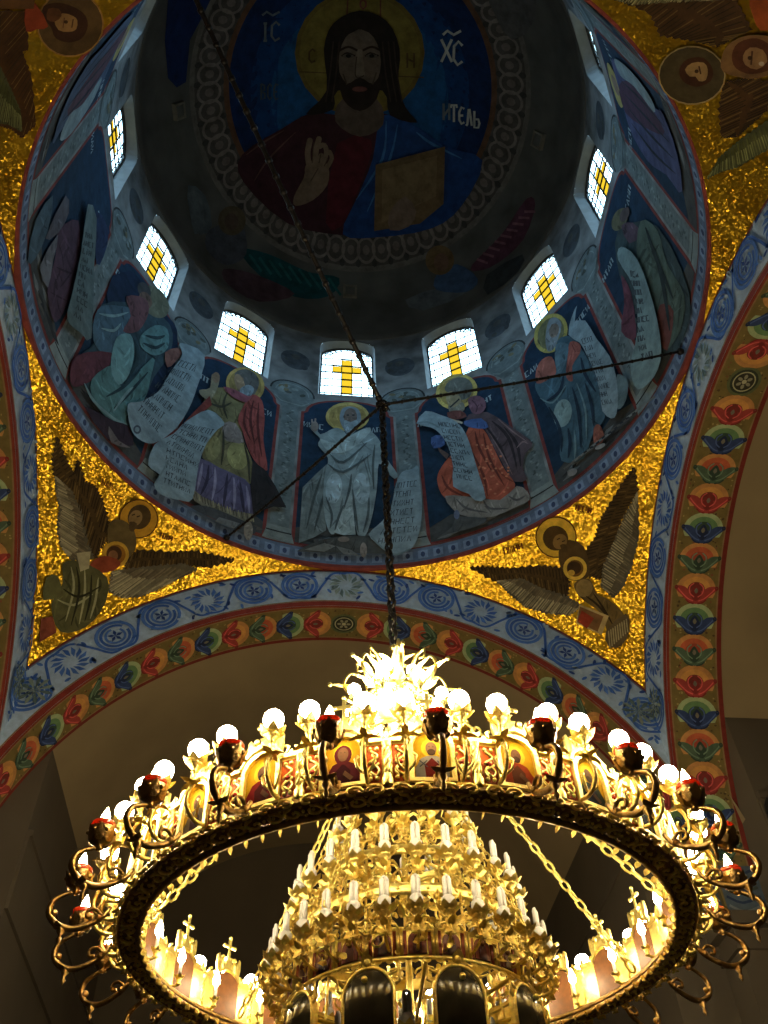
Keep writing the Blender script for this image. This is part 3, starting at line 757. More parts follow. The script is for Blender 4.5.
for kk, rc, tc in ((-4, (60, 72, 92), (72, 52, 62)), (4, (60, 64, 92), (64, 46, 62)), (5, (70, 76, 70), (90, 60, 50)), (-5, (84, 60, 58), (60, 80, 84)), (6, (90, 88, 70), (60, 66, 92))):
    cx = RD*rad(30*kk); p = Paint(s_drum, .16, .03, .0014)
    p.ell((cx, 14.95), .32, .34, pc((130, 118, 72))); p.ell((cx, 14.95), .15, .2, pc((104, 88, 76)))
    p.poly([(cx-.42, 14.6), (cx+.42, 14.6), (cx+.62, 13.6), (cx+.45, 12.4), (cx+.5, 11.9), (cx-.45, 11.9), (cx-.5, 12.6), (cx-.65, 13.6)], pc(rc), 3)
    p.poly([(cx-.3, 14.6), (cx+.1, 14.6), (cx+.5, 13.2), (cx+.2, 12.2), (cx-.1, 13.2)], pc(tc), 3)
    p.poly([(cx+.35, 14.2), (cx+.62, 14.1), (cx+.75, 13.0), (cx+.6, 12.3), (cx+.35, 12.5), (cx+.45, 13.3)], pc((104, 118, 122)), 3)
    for q in range(4): p.stroke([(cx-.35+q*.2, 14.3), (cx-.4+q*.24, 13.2), (cx-.3+q*.2, 12.1)], .05, pc((34, 40, 50)), 4, taper=True, up=False)
    figure('painted_prophet', None, p)

# ================================================================== THE DOME
def build_dome():
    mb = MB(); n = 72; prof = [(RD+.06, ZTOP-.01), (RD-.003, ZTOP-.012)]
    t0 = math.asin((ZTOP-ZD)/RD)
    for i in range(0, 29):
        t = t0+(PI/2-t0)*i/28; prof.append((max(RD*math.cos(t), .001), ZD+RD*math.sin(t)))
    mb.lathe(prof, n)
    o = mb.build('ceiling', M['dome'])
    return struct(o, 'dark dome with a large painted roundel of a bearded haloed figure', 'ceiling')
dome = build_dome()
# roundel band
RB0, RB1 = 2.70, 3.293
p = Paint(s_dome_xy, .22, .006, .0022)
def ring_xy(r0, r1, col, n=90, k=4):
    vs = []; fs = []
    for i in range(n):
        for j in range(k+1):
            r = r0+(r1-r0)*j/k; t = 2*PI*i/n; vs.append(s_dome_xy(r*math.sin(t), r*math.cos(t), p.lift))
    for i in range(n):
        for j in range(k):
            a = i*(k+1)+j; b = ((i+1) % n)*(k+1)+j; fs.append((a, b, b+1, a+1))
    p.mb.add(vs, fs, 0, col); p.up()
GD = 1.9
ring_xy(RB0-.02, RB1, pc((56, 54, 52), GD)); ring_xy(RB1-.05, RB1+.03, pc((76, 74, 70), GD), k=1); ring_xy(RB0-.05, RB0+.05, pc((70, 50, 38), GD), k=1)
for i in range(56):
    t = 2*PI*i/56; r = (RB0+RB1)/2
    c = (r*math.sin(t), r*math.cos(t))
    p.stroke([(c[0]+.19*math.cos(q*PI/8), c[1]+.19*math.sin(q*PI/8)) for q in range(16)], .045, pc((88, 82, 78), GD), closed=True, up=False)
    p.ell(c, .08, .08, pc((80, 74, 70), GD), up=False, n=8)
    for s_ in (-1, 1):
        c2 = ((r+s_*.2)*math.sin(t+PI/56), (r+s_*.2)*math.cos(t+PI/56)); p.ell(c2, .06, .06, pc((42, 42, 42), GD), up=False, n=8)
p.build('painted_roundel_band', dome, 'grey painted band of interlaced circles')
p = Paint(s_dome_xy, .25, .006, .0022)
p.ell((0, 0), RB0, RB0, pc((8, 28, 60), GD), n=64)
p.ell((0, .1), 2.25, 2.25, pc((8, 40, 80), GD), n=48); p.ell((0, .2), 1.85, 1.85, pc((14, 54, 92), GD), n=48)
p.build('painted_roundel_ground', dome, 'deep blue painted disc')
p = pxpaint(220, 0, 2.648, s_dome_px, 12, .03)
g = lambda c: pc(c, GD)
p.ell((370, 140), 172, 168, g((74, 62, 28))); p.ell((370, 140), 160, 156, g((82, 72, 32)))
for q in ([(210, 190), (540, 205)],): p.stroke(q[0:1]+q[1:], 3, g((60, 46, 26)))
p.stroke([(340, -30), (335, 60)], 4, g((70, 40, 30))); p.stroke([(425, -30), (425, 60)], 4, g((70, 40, 30)))
p.poly([(165, 340), (240, 300), (320, 305), (430, 300), (520, 335), (600, 390), (690, 425), (640, 540), (560, 605), (420, 622), (320, 622), (180, 592), (62, 482), (58, 410)], g((40, 20, 26)), 3)
p.poly([(430, 305), (520, 335), (600, 390), (695, 425), (640, 545), (560, 605), (420, 628), (325, 620), (365, 520), (405, 420)], g((18, 44, 86)), 3)
fold(p, [[(440, 320), (430, 420), (360, 530)], [(470, 330), (450, 420), (390, 560)], [(520, 350), (560, 380), (640, 420)]], g((40, 78, 120)), 7)
fold(p, [[(170, 345), (110, 380), (70, 410)], [(200, 350), (130, 420), (90, 480)]], g((64, 44, 40)), 5)
p.poly([(310, 380), (400, 370), (390, 440), (350, 540), (320, 600), (280, 590)], g((56, 16, 24)), 2)
p.poly([(275, 130), (300, 62), (370, 28), (442, 56), (476, 130), (472, 220), (492, 285), (522, 325), (450, 305), (430, 240), (312, 240), (300, 290), (228, 302), (282, 240)], g((22, 18, 17)), 3)
p.poly([(325, 262), (415, 262), (432, 330), (370, 362), (306, 322)], g((62, 52, 46)), 3)
p.ell((370, 165), 56, 88, g((72, 62, 54))); p.poly([(313, 190), (325, 262), (370, 294), (415, 262), (430, 190), (405, 222), (370, 205), (336, 222)], g((26, 19, 17)), 3)
p.ell((370, 236), 20, 7, g((76, 44, 40))); p.poly([(362, 130), (376, 130), (384, 200), (358, 200)], g((84, 74, 64)))
for x in (340, 402): p.ell((x, 148), 17, 6, g((60, 54, 48)), up=False); p.stroke([(x-18, 149), (x-4, 140), (x+18, 148)], 4, g((26, 20, 18)), 3, up=False); p.stroke([(x-24, 134), (x, 124), (x+24, 134)], 6, g((30, 22, 18)), 3, up=False)
p.up()
p.poly([(305, 60), (370, 50), (436, 60), (425, 100), (370, 76), (316, 104)], g((24, 19, 17)), 2)
HC = g((84, 70, 58)); HD = g((52, 40, 34))
p.poly([(222, 470), (226, 440), (244, 425), (272, 425), (288, 445), (284, 490), (246, 530), (200, 545), (196, 520)], HC, 3)
for q, wd in (([(236, 440), (232, 405), (238, 372)], 15), ([(252, 436), (254, 400), (262, 368)], 15), ([(270, 436), (282, 405), (276, 384), (264, 388)], 13), ([(282, 446), (296, 420), (290, 402)], 11), ([(232, 478), (252, 440), (268, 412)], 13)):
    p.stroke(q, wd, HC, 3); p.ell(q[-1], wd/2, wd/2, HC, up=False)
for q in ([(244, 432), (246, 400), (249, 376)], [(262, 432), (268, 404)], [(240, 480), (260, 446)], [(276, 440), (286, 420)]): p.stroke(q, 2.5, HD, 3)
for x in (300, 316, 430, 446, 460): p.stroke([(x, 110), (x+(-8 if x < 370 else 8), 190), (x+(-20 if x < 370 else 22), 270)], 4, g((40, 32, 28)), 3, up=False)
p.stroke([(362, 150), (358, 196), (366, 206), (382, 200)], 3, g((46, 36, 32)), 3); p.stroke([(326, 196), (336, 224)], 4, g((50, 42, 36))); p.stroke([(414, 192), (404, 224)], 4, g((50, 42, 36)))
p.ell((340, 148), 7, 5, g((10, 9, 9))); p.ell((402, 148), 7, 5, g((10, 9, 9)))
p.poly([(412, 436), (596, 388), (592, 540), (530, 592), (408, 612)], g((74, 60, 42))); p.poly([(430, 450), (575, 412), (572, 520), (428, 590)], g((84, 70, 50)))
p.poly([(450, 560), (490, 520), (520, 560), (500, 600), (450, 610)], g((84, 70, 60)), 2)
p.build('painted_bearded_figure', dome, 'bearded man with halo, red and blue robes, book and raised hand')
# lettering of the roundel
p = pxpaint(220, 0, 2.648, s_dome_px, 12, .07)
WCOL = g((128, 132, 132)); WDIM = g((70, 78, 84))
def glyph(ch, x, y, w, h, col, lw, sl=0):
    f = lambda a, b: (x+a*w, y+b*h+sl*a*w)
    S = {'І': [[(.5, 0), (.5, 1)], [(.2, 0), (.8, 0)], [(.2, 1), (.8, 1)]], 'С': [[(1, .18), (.6, 0), (.15, .2), (.1, .75), (.5, 1), (1, .85)]],
         'Х': [[(0, 0), (1, 1)], [(1, 0), (0, 1)]], 'И': [[(0, 0), (0, 1)], [(1, 0), (1, 1)], [(0, .75), (1, .3)]], 'Т': [[(.5, 0), (.5, 1)], [(0, .15), (0, 0), (1, 0), (1, .15)]],
         'Е': [[(1, .1), (.5, 0), (.1, .3), (.1, .75), (.5, 1), (1, .9)], [(.1, .5), (.8, .5)]], 'Л': [[(0, 1), (.2, .9), (.45, 0), (.55, 0), (1, 1)]],
         'Ь': [[(.1, 0), (.1, 1), (.8, 1), (1, .75), (.8, .5), (.1, .5)]], 'В': [[(.1, 0), (.1, 1), (.9, .9), (.9, .6), (.1, .5), (.8, .4), (.8, .1), (.1, 0)]], '~': [[(0, .8), (.25, .2), (.6, .8), (1, .2)]],
         'Н': [[(0, 0), (0, 1)], [(1, 0), (1, 1)], [(0, .4), (1, .6)]], 'О': [[(.5, 0), (.1, .3), (.1, .7), (.5, 1), (.9, .7), (.9, .3), (.5, 0)]]}[ch]
    for q in S: p.stroke([f(*t) for t in q], lw, col, up=False)
for ch, x, y, w, h in (('І', 112, 62, 16, 46), ('С', 134, 58, 24, 50), ('~', 112, 28, 46, 16)): glyph(ch, x, y, w, h, WDIM, 6)
for ch, x, y, w, h in (('Х', 586, 104, 28, 60), ('С', 616, 110, 26, 62), ('~', 590, 78, 48, 18)): glyph(ch, x, y, w, h, WCOL, 7)
for i, ch in enumerate('ВСЕ'): glyph(ch, 108+i*17, 222, 12, 42, g((44, 54, 62)), 5)
for i, ch in enumerate('ИТЕЛЬ'): glyph(ch, 592+i*20, 274+i*5, 15, 44, WCOL if i else WDIM, 6)
glyph('С', 234, 130, 18, 36, g((60, 46, 26)), 5); glyph('Н', 496, 140, 18, 40, g((60, 46, 26)), 5); glyph('О', 370, -2, 18, 26, g((84, 40, 40)), 5)
p.up(); p.build('painted_lettering', dome, 'pale Slavonic lettering beside the halo')
# angels and drapery round the roundel
def angels():
    q = pxpaint(180, 180, 2.021, s_dome_px, 10, .02)
    q.poly([(120, 140), (180, 150), (260, 186), (322, 198), (300, 235), (232, 236), (160, 192)], g((10, 50, 54)), 3)
    for i in range(9): q.stroke([(140+i*20, 150+i*6), (165+i*20, 185+i*6)], 5, g((24, 70, 70)), up=False)
    q.up()
    q.poly([(88, 180), (150, 190), (232, 230), (160, 246), (98, 212)], g((56, 42, 48)), 3)
    q.poly([(60, 100), (122, 88), (134, 150), (92, 172), (54, 140)], g((52, 56, 62)), 3); q.poly([(18, 25), (40, 30), (50, 90), (30, 110), (20, 60)], g((66, 74, 78)), 2)
    q.ell((105, 82), 28, 30, g((62, 56, 44))); q.ell((104, 84), 14, 17, g((58, 48, 42)))
    q.build('painted_angel', dome, 'dim angel with teal and mauve wings below the roundel, left of centre')
    q = pxpaint(180, 180, 2.021, s_dome_px, 10, .02)
    q.poly([(590, 172), (650, 110), (700, 38), (718, 50), (694, 120), (642, 168), (600, 184)], g((62, 38, 50)), 3)
    for i in range(9): q.stroke([(600+i*12, 160-i*12), (622+i*12, 168-i*13)], 5, g((96, 66, 74)), up=False)
    q.up()
    q.poly([(620, 192), (692, 150), (684, 185), (622, 232)], g((40, 44, 46)), 2)
    q.poly([(455, 242), (540, 214), (582, 226), (492, 264)], g((70, 76, 80)), 2)
    q.poly([(520, 190), (560, 170), (602, 200), (580, 226), (518, 222)], g((46, 64, 88)), 3)
    q.ell((525, 162), 29, 30, g((78, 64, 44))); q.ell((528, 166), 15, 18, g((84, 64, 52)))
    q.build('painted_angel', dome, 'dim angel in blue with a mauve wing below the roundel, right of centre')
    q = pxpaint(0, 0, 1, s_dome_px, 8, .02)
    q.poly([(168, 0), (200, -40), (215, -10), (190, 40), (186, 82), (168, 78)], g((10, 28, 62)), 2)
    q.poly([(490, -10), (530, -30), (535, 20), (512, 40), (495, 15)], g((62, 62, 62)), 2)
    q.poly([(188, 185), (205, 195), (212, 225), (200, 235), (190, 215)], g((60, 68, 72)), 2)
    q.build('painted_drapery', dome)
angels()
# little square plates of the dome
def plate(az, z, label):
    mb = MB(); r = math.sqrt(RD**2-(z-ZD)**2); el = math.asin((z-ZD)/RD)
    mb.box((0, 0, 0), (.30, .30, .07), 0); mb.box((0, 0, -.035), (.20, .20, .03), 1)
    for sx in (-1, 1):
        mb.box((sx*.13, 0, -.045), (.04, .30, .03), 0); mb.box((0, sx*.13, -.045), (.22, .04, .03), 0)
    o = mb.build('vent_plate', [M['box'], M['dome']])
    nrm = Vector((math.sin(az)*math.cos(el), math.cos(az)*math.cos(el), math.sin(el)))
    o.location = nrm*(RD-.035)+Vector((0, 0, ZD))
    up = Vector((0, 0, 1)); x = up.cross(nrm).normalized(); y = nrm.cross(x)
    o.rotation_euler = Matrix((x, y, nrm)).transposed().to_euler()
    prop(o, label, 'vent', 'square vent plates round the roundel')
plate(rad(-87.2), 19.46, 'small square vent plate on the dome left of the roundel')
plate(rad(0.3), 19.32, 'small square vent plate below the roundel, over the centre window')
plate(rad(88), 19.43, 'small square vent plate on the dome right of the roundel')

# ================================================================== PENDENTIVES
def bound(az):
    a = (az+PI/4) % (PI/2)-PI/4
    rB = A/math.cos(a); return rB, ZC+math.sqrt(max(0, RO_**2-(A*math.tan(a))**2))
pend = {}
for k, (nm, lab) in enumerate((('wall_pendentive_far_right', 'gold mosaic pendentive with brown winged figure and red book, lower right of dome'), ('wall_pendentive_near_right', 'gold mosaic pendentive with sideways haloed head and brown wings at upper right'),
                               ('wall_pendentive_near_left', 'gold mosaic pendentive with sideways haloed head at upper left corner'), ('wall_pendentive_far_left', 'gold mosaic pendentive with winged figure in green robe, lower left of dome'))):
    mb = MB(); n = 60; m = 24; vs = []; fs = []
    for i in range(n+1):
        az = PI/2*k+PI/2*i/n; rB, zB = bound(az)
        for j in range(m+1):
            t = j/m; r = RD+(rB-RD)*t; x, y = r*math.sin(az), r*math.cos(az)
            vs.append((x, y, pend_z(x, y)))
    for i in range(n):
        for j in range(m): a = i*(m+1)+j; fs.append((a, a+1, a+m+2, a+m+1))
    mb.add(vs, fs, 0, smooth=True)
    o = mb.build(nm, M['mosaic']); struct(o, lab, 'wall'); pend[nm] = o
gm = lambda c, k=1.7: pc(c, k)
def jag(path, amp, n, seed=0):
    """feathered edge: zigzag along path"""
    R = random.Random(seed); out = []
    for i in range(len(path)-1):
        a, b = path[i], path[i+1]; L = math.hypot(b[0]-a[0], b[1]-a[1]) or 1; nx, ny = (b[1]-a[1])/L, -(b[0]-a[0])/L
        for k in range(n):
            t = k/n; out.append((a[0]+(b[0]-a[0])*t, a[1]+(b[1]-a[1])*t)); t = (k+.6)/n; q = amp*R.uniform(.5, 1.1)
            out.append((a[0]+(b[0]-a[0])*t+nx*q, a[1]+(b[1]-a[1])*t+ny*q))
    out.append(path[-1]); return out
def wing(p, dark, light, seed, cd=(58, 42, 18), cl=(104, 94, 70), k_in=None):
    """dark flight feathers, and a pale lower row whose barbs run from the inner edge to the outer one"""
    p.poly(jag(dark+[dark[0]], 11, 4, seed)[:-1], gm(cd))
    R = random.Random(seed+5)
    def along(P, t):
        L = [math.hypot(P[i+1][0]-P[i][0], P[i+1][1]-P[i][1]) for i in range(len(P)-1)]; d = t*sum(L)
        for i, l in enumerate(L):
            if d <= l: return (P[i][0]+(P[i+1][0]-P[i][0])*d/max(l, 1e-6), P[i][1]+(P[i+1][1]-P[i][1])*d/max(l, 1e-6))
            d -= l
        return P[-1]
    n = len(light); k_in = k_in or n//2
    p.poly(jag(light+[light[0]], 7, 5, seed+1)[:-1], gm(tuple(int(c*.72) for c in cl)))
    inner = light[:k_in+1]; outer = [light[0]]+light[k_in:][::-1]
    # dark barbs
    m = len(dark); h = m//2; e1, e2 = dark[:h+1], [dark[0]]+dark[h:][::-1]
    for i in range(34):
        t = (i+.5)/34; a, b = along(e1, t), along(e2, min(1, t+.03))
        for f0, f1 in ((.03, .42), (.55, .95)):
            f0 += R.uniform(-.02, .04); f1 += R.uniform(-.06, .03)
            p.stroke([(a[0]+(b[0]-a[0])*f0, a[1]+(b[1]-a[1])*f0), (a[0]+(b[0]-a[0])*f1, a[1]+(b[1]-a[1])*f1)], 4.5, gm(R.choice([(34, 24, 10), (82, 62, 28), (40, 28, 12)])), up=False)
    p.up()
    for row, (f0, f1, c) in enumerate(((.05, .55, (cl[0]-30, cl[1]-30, cl[2]-24)), (.35, 1.05, cl))):
        for i in range(46):
            t = (i+R.uniform(.2, .8))/46; a, b = along(inner, min(1, t)), along(outer, max(0, min(1, t-.12)))
            g0 = f0+R.uniform(0, .1); g1 = f1-R.uniform(0, .15); q = R.uniform(.8, 1.25)
            p.stroke([(a[0]+(b[0]-a[0])*g0, a[1]+(b[1]-a[1])*g0), (a[0]+(b[0]-a[0])*g1, a[1]+(b[1]-a[1])*g1)], 5, gm(tuple(max(5, min(200, int(v*q))) for v in c), 2.2), up=False)
        p.up()
HAL = (.52, .27, .02)
# far left: winged figure in green
p = pxpaint(30, 430, 3.657, s_pend_px, 12, .012, .002)
wing(p, [(100, 25), (130, 110), (162, 160), (175, 110), (200, 190), (240, 210), (265, 260), (285, 330), (292, 400), (262, 420), (240, 470), (210, 440), (190, 330), (150, 220), (92, 170), (84, 100)],
     [(92, 170), (150, 220), (190, 300), (215, 420), (232, 470), (150, 475), (110, 420), (100, 340), (110, 290), (95, 220)], 3)
wing(p, [(350, 470), (400, 440), (520, 450), (600, 445), (700, 465), (747, 476), (650, 500), (550, 492), (440, 502), (350, 512)],
     [(300, 520), (350, 510), (440, 500), (560, 490), (612, 510), (540, 540), (470, 580), (400, 610), (330, 610), (288, 590)], 9)
p.ell((397, 325), 72, 72, gm((70, 40, 12))); p.ell((397, 325), 68, 68, HAL)
p.poly([(290, 340), (340, 330), (382, 370), (384, 440), (330, 482), (288, 420)], gm((84, 68, 36)), 3)
p.ell((400, 318), 42, 46, gm((62, 46, 22)), 25); p.ell((386, 322), 24, 30, gm((110, 86, 50)), 25); p.stroke([(372, 312), (384, 308)], 4, gm((40, 28, 14))); p.stroke([(390, 318), (402, 314)], 4, gm((40, 28, 14))); p.poly([(366, 335), (392, 342), (378, 372), (362, 362)], gm((66, 50, 28)), 2)
p.ell((314, 455), 48, 48, (.62, .36, .04)); p.ell((314, 455), 36, 36, gm((120, 78, 20)))
p.ell((308, 452), 28, 28, gm((60, 36, 16))); p.ell((304, 460), 18, 20, gm((112, 74, 42)))
p.poly([(220, 490), (270, 460), (332, 482), (302, 516), (230, 522)], gm((118, 52, 28)), 3)
p.drape = 1; p.poly([(120, 490), (182, 480), (282, 540), (272, 640), (202, 722), (110, 737), (78, 640), (120, 560)], gm((70, 66, 36)), 3)
p.drape = 0; p.poly([(60, 540), (102, 535), (112, 600), (48, 622)], gm((74, 70, 38)), 2)
fold(p, [[(150, 500), (160, 580), (130, 700)], [(200, 510), (200, 600), (180, 710)], [(250, 540), (240, 620), (220, 690)], [(100, 620), (160, 640), (230, 600)]], gm((126, 120, 84)), 9)
fold(p, [[(170, 500), (180, 590), (150, 715)], [(225, 530), (220, 620), (200, 700)], [(120, 580), (180, 610), (260, 570)]], gm((30, 28, 14)), 9)
p.poly([(170, 450), (222, 444), (216, 506), (184, 518)], gm((136, 124, 92)))
p.poly([(40, 690), (82, 680), (98, 740), (34, 777)], gm((108, 52, 32)))
for q, sd in (([(268, 170), (338, 205), (328, 245), (258, 205)], 5), ([(480, 370), (560, 395), (550, 425), (470, 400)], 6)): p.text_rows([q[0], q[1], q[2], q[3]], 1, 5, gm((96, 50, 14)), 6, sd)
p.build('mosaic_winged_figure', pend['wall_pendentive_far_left'], 'brown winged haloed figure in green robe')
# far right
p = pxpaint(460, 460, 4.042, s_pend_px, 12, .012, .002)
wing(p, [(705, 30), (716, 130), (690, 170), (650, 240), (620, 340), (580, 430), (570, 480), (520, 470), (500, 380), (550, 310), (570, 240), (600, 190), (660, 90)],
     [(716, 130), (722, 310), (692, 430), (660, 510), (620, 557), (570, 510), (580, 430), (620, 340), (660, 240)], 13)
wing(p, [(40, 435), (120, 435), (200, 440), (330, 430), (420, 440), (442, 500), (430, 560), (330, 520), (250, 480), (150, 490)],
     [(150, 490), (250, 480), (330, 520), (430, 550), (492, 590), (440, 627), (340, 617), (260, 590), (200, 540)], 17)
p.ell((388, 312), 84, 84, gm((70, 40, 12))); p.ell((388, 312), 79, 79, (.72, .44, .04))
p.poly([(420, 325), (500, 350), (522, 470), (440, 482), (398, 400)], gm((66, 48, 22)), 3)
p.ell((386, 316), 52, 50, gm((60, 42, 16)), 30); p.ell((404, 330), 28, 32, gm((104, 78, 38)), 30); p.stroke([(392, 322), (404, 316)], 4, gm((40, 28, 12))); p.stroke([(412, 330), (424, 326)], 4, gm((40, 28, 12))); p.poly([(404, 345), (426, 340), (436, 368), (418, 372)], gm((60, 44, 20)), 2)
p.ell((465, 438), 48, 48, (.80, .52, .07)); p.ell((465, 438), 34, 34, gm((90, 60, 18)))
p.ell((462, 436), 28, 26, gm((52, 34, 14))); p.ell((450, 456), 14, 12, (.6, .36, .05))
p.drape = 1; p.poly([(460, 500), (522, 480), (552, 540), (592, 560), (642, 600), (662, 640), (602, 702), (570, 620), (490, 560)], gm((88, 68, 32)), 3)
p.drape = 0; p.ell((502, 518), 34, 36, gm((122, 98, 54)))
fold(p, [[(540, 540), (580, 600), (620, 670)], [(510, 550), (560, 590), (600, 640)]], gm((40, 28, 12)), 9)
p.poly([(590, 690), (672, 620), (684, 690), (652, 752), (600, 752)], gm((80, 64, 38)), 2)
for i in range(9): p.stroke([(600+i*9, 690-i*6), (606+i*9, 760-i*8)], 5, gm((132, 116, 80)), up=False)
p.up()
p.poly([(482, 583), (602, 630), (572, 707), (468, 660)], gm((150, 124, 76))); p.poly([(484, 592), (580, 632), (556, 694), (474, 656)], gm((98, 66, 34))); p.poly([(492, 608), (542, 640), (512, 682), (476, 650)], gm((120, 42, 22)))
for q, sd in (([(170, 350), (270, 322), (282, 358), (182, 392)], 7), ([(470, 175), (535, 190), (530, 225), (465, 210)], 8)): p.text_rows(q, 1, 5, gm((96, 50, 14)), 6, sd)
p.build('mosaic_winged_figure', pend['wall_pendentive_far_right'], 'brown winged haloed figure holding a red book')
# near left
p = pxpaint(0, 0, 6.827, s_pend_px, 10, .012, .002)
wing(p, [(-160, 70), (180, 80), (192, 340), (150, 350), (212, 520), (243, 850), (150, 940), (80, 880), (0, 860), (-160, 800)], [(-160, 640), (0, 450), (80, 620), (140, 760), (150, 900), (60, 850), (-160, 820)], 23, (52, 30, 10), (70, 70, 40))
p.ell((480, 165), 230, 225, gm((128, 92, 40))); p.ell((480, 165), 220, 215, gm((64, 46, 22)))
p.poly([(300, 40), (420, 20), (560, 80), (600, 170), (560, 260), (470, 290), (380, 260), (350, 190), (300, 120)], gm((42, 22, 10)), 3); p.poly([(370, 130), (430, 90), (500, 110), (528, 140), (520, 200), (470, 218), (400, 205)], gm((108, 78, 42)), 2); p.poly([(330, 60), (400, 60), (420, 110), (370, 150), (320, 130)], gm((70, 40, 18)), 2); p.stroke([(500, 130), (490, 190)], 9, gm((60, 36, 16))); p.stroke([(440, 120), (430, 190)], 8, gm((80, 50, 26)))
p.poly([(170, 60), (240, 20), (330, 180), (250, 200), (180, 215)], gm((104, 40, 16)), 2); p.poly([(-160, -160), (260, -160), (230, 60), (-160, 70)], gm((70, 44, 18)))
p.ell((450, 150), 14, 12, gm((50, 30, 14)))
p.build('mosaic_winged_figure', pend['wall_pendentive_near_left'], 'sideways haloed head and brown wing')
# near right
p = pxpaint(590, 0, 4.315, s_pend_px, 10, .012, .002)
wing(p, [(80, -10), (250, 60), (300, 160), (430, 180), (550, 205), (705, 130), (640, 0), (500, -60)], [(80, -10), (160, -60), (500, -70), (560, 0), (300, 10), (180, 20)], 33, (56, 36, 16), (104, 96, 62))
wing(p, [(575, 350), (548, 470), (562, 600), (640, 590), (768, 480), (830, 360), (700, 330)], [(505, 772), (560, 680), (640, 610), (768, 520), (900, 470), (900, 600), (768, 642), (640, 720), (560, 742)], 37, (60, 38, 16), (84, 84, 48))
p.ell((440, 325), 146, 128, gm((136, 112, 66))); p.ell((440, 325), 140, 122, gm((54, 44, 24)))
p.poly([(385, 300), (420, 255), (490, 250), (530, 300), (520, 350), (460, 375), (400, 350)], gm((50, 26, 12)), 3); p.poly([(410, 300), (440, 272), (490, 270), (508, 300), (500, 345), (470, 350), (455, 330), (430, 330)], gm((120, 92, 54)), 2); p.stroke([(470, 285), (478, 320)], 7, gm((60, 36, 18)))
p.poly([(575, 310), (570, 240), (610, 180), (700, 150), (800, 170), (830, 260), (780, 320), (690, 340)], gm((94, 66, 34)), 3); p.poly([(612, 240), (640, 185), (720, 165), (790, 210), (790, 290), (700, 320), (630, 295)], gm((66, 34, 16)), 3); p.poly([(660, 240), (690, 205), (745, 215), (765, 265), (720, 300), (670, 280)], gm((116, 84, 50)), 2); p.stroke([(700, 220), (695, 280)], 8, gm((66, 40, 22))); p.ell((740, 275), 12, 9, gm((150, 130, 104)))
p.poly([(690, -60), (900, -60), (900, 130), (768, 132), (718, 110)], gm((122, 54, 16)), 2)
p.ell((460, 308), 9, 8, gm((50, 30, 14))); p.ell((690, 250), 10, 9, gm((50, 30, 14)))
p.build('mosaic_winged_figure', pend['wall_pendentive_near_right'], 'sideways haloed heads and brown wings')

# ================================================================== ARCHES
def ga(c, k=1.7):
    l = .3*c[0]+.55*c[1]+.15*c[2]
    return pc(tuple(.8*v+.2*l for v in c), k)
def arch_base():
    mb = MB(); n = 96
    # face annulus, cut off where it meets the neighbouring arch
    vs = []; fs = []; m = 6
    for i in range(n+1):
        for j in range(m+1):
            r = RI+(RO_-RI)*j/m; tm = math.asin(min(1, A/r)); t = -tm+2*tm*i/n
            vs.append((r*math.sin(t), A, ZC+r*math.cos(t)))
    for i in range(n):
        for j in range(m): a = i*(m+1)+j; fs.append((a, a+1, a+m+2, a+m+1))
    mb.add(vs, fs, 0, ga((118, 130, 138), 2.5))
    vs = []; fs = []; m = 4
    for i in range(n+1):
        t = -PI/2+PI*i/n; x = RI*math.sin(t)
        w0 = max(A, abs(x)) if abs(x) > A else A
        for j in range(m+1): vs.append((x, w0+(A+DEP-w0)*j/m, ZC+RI*math.cos(t)))
    for i in range(n):
        for j in range(m): a = i*(m+1)+j; fs.append((a, a+m+1, a+m+2, a+1))
    mb.add(vs, fs, 0, ga((98, 78, 30), 1.9))
    # end of the soffit towards the arm: a narrow step up to the vault
    return mb
FAN = {'A': ((172, 108, 44), (188, 120, 42), (110, 34, 24), (150, 44, 34), (120, 30, 24)),
       'B': ((138, 148, 92), (82, 112, 62), (44, 64, 44), (38, 54, 92), (24, 34, 62)),
       'C': ((176, 112, 46), (178, 72, 34), (150, 54, 30), (64, 82, 56), (40, 56, 40))}
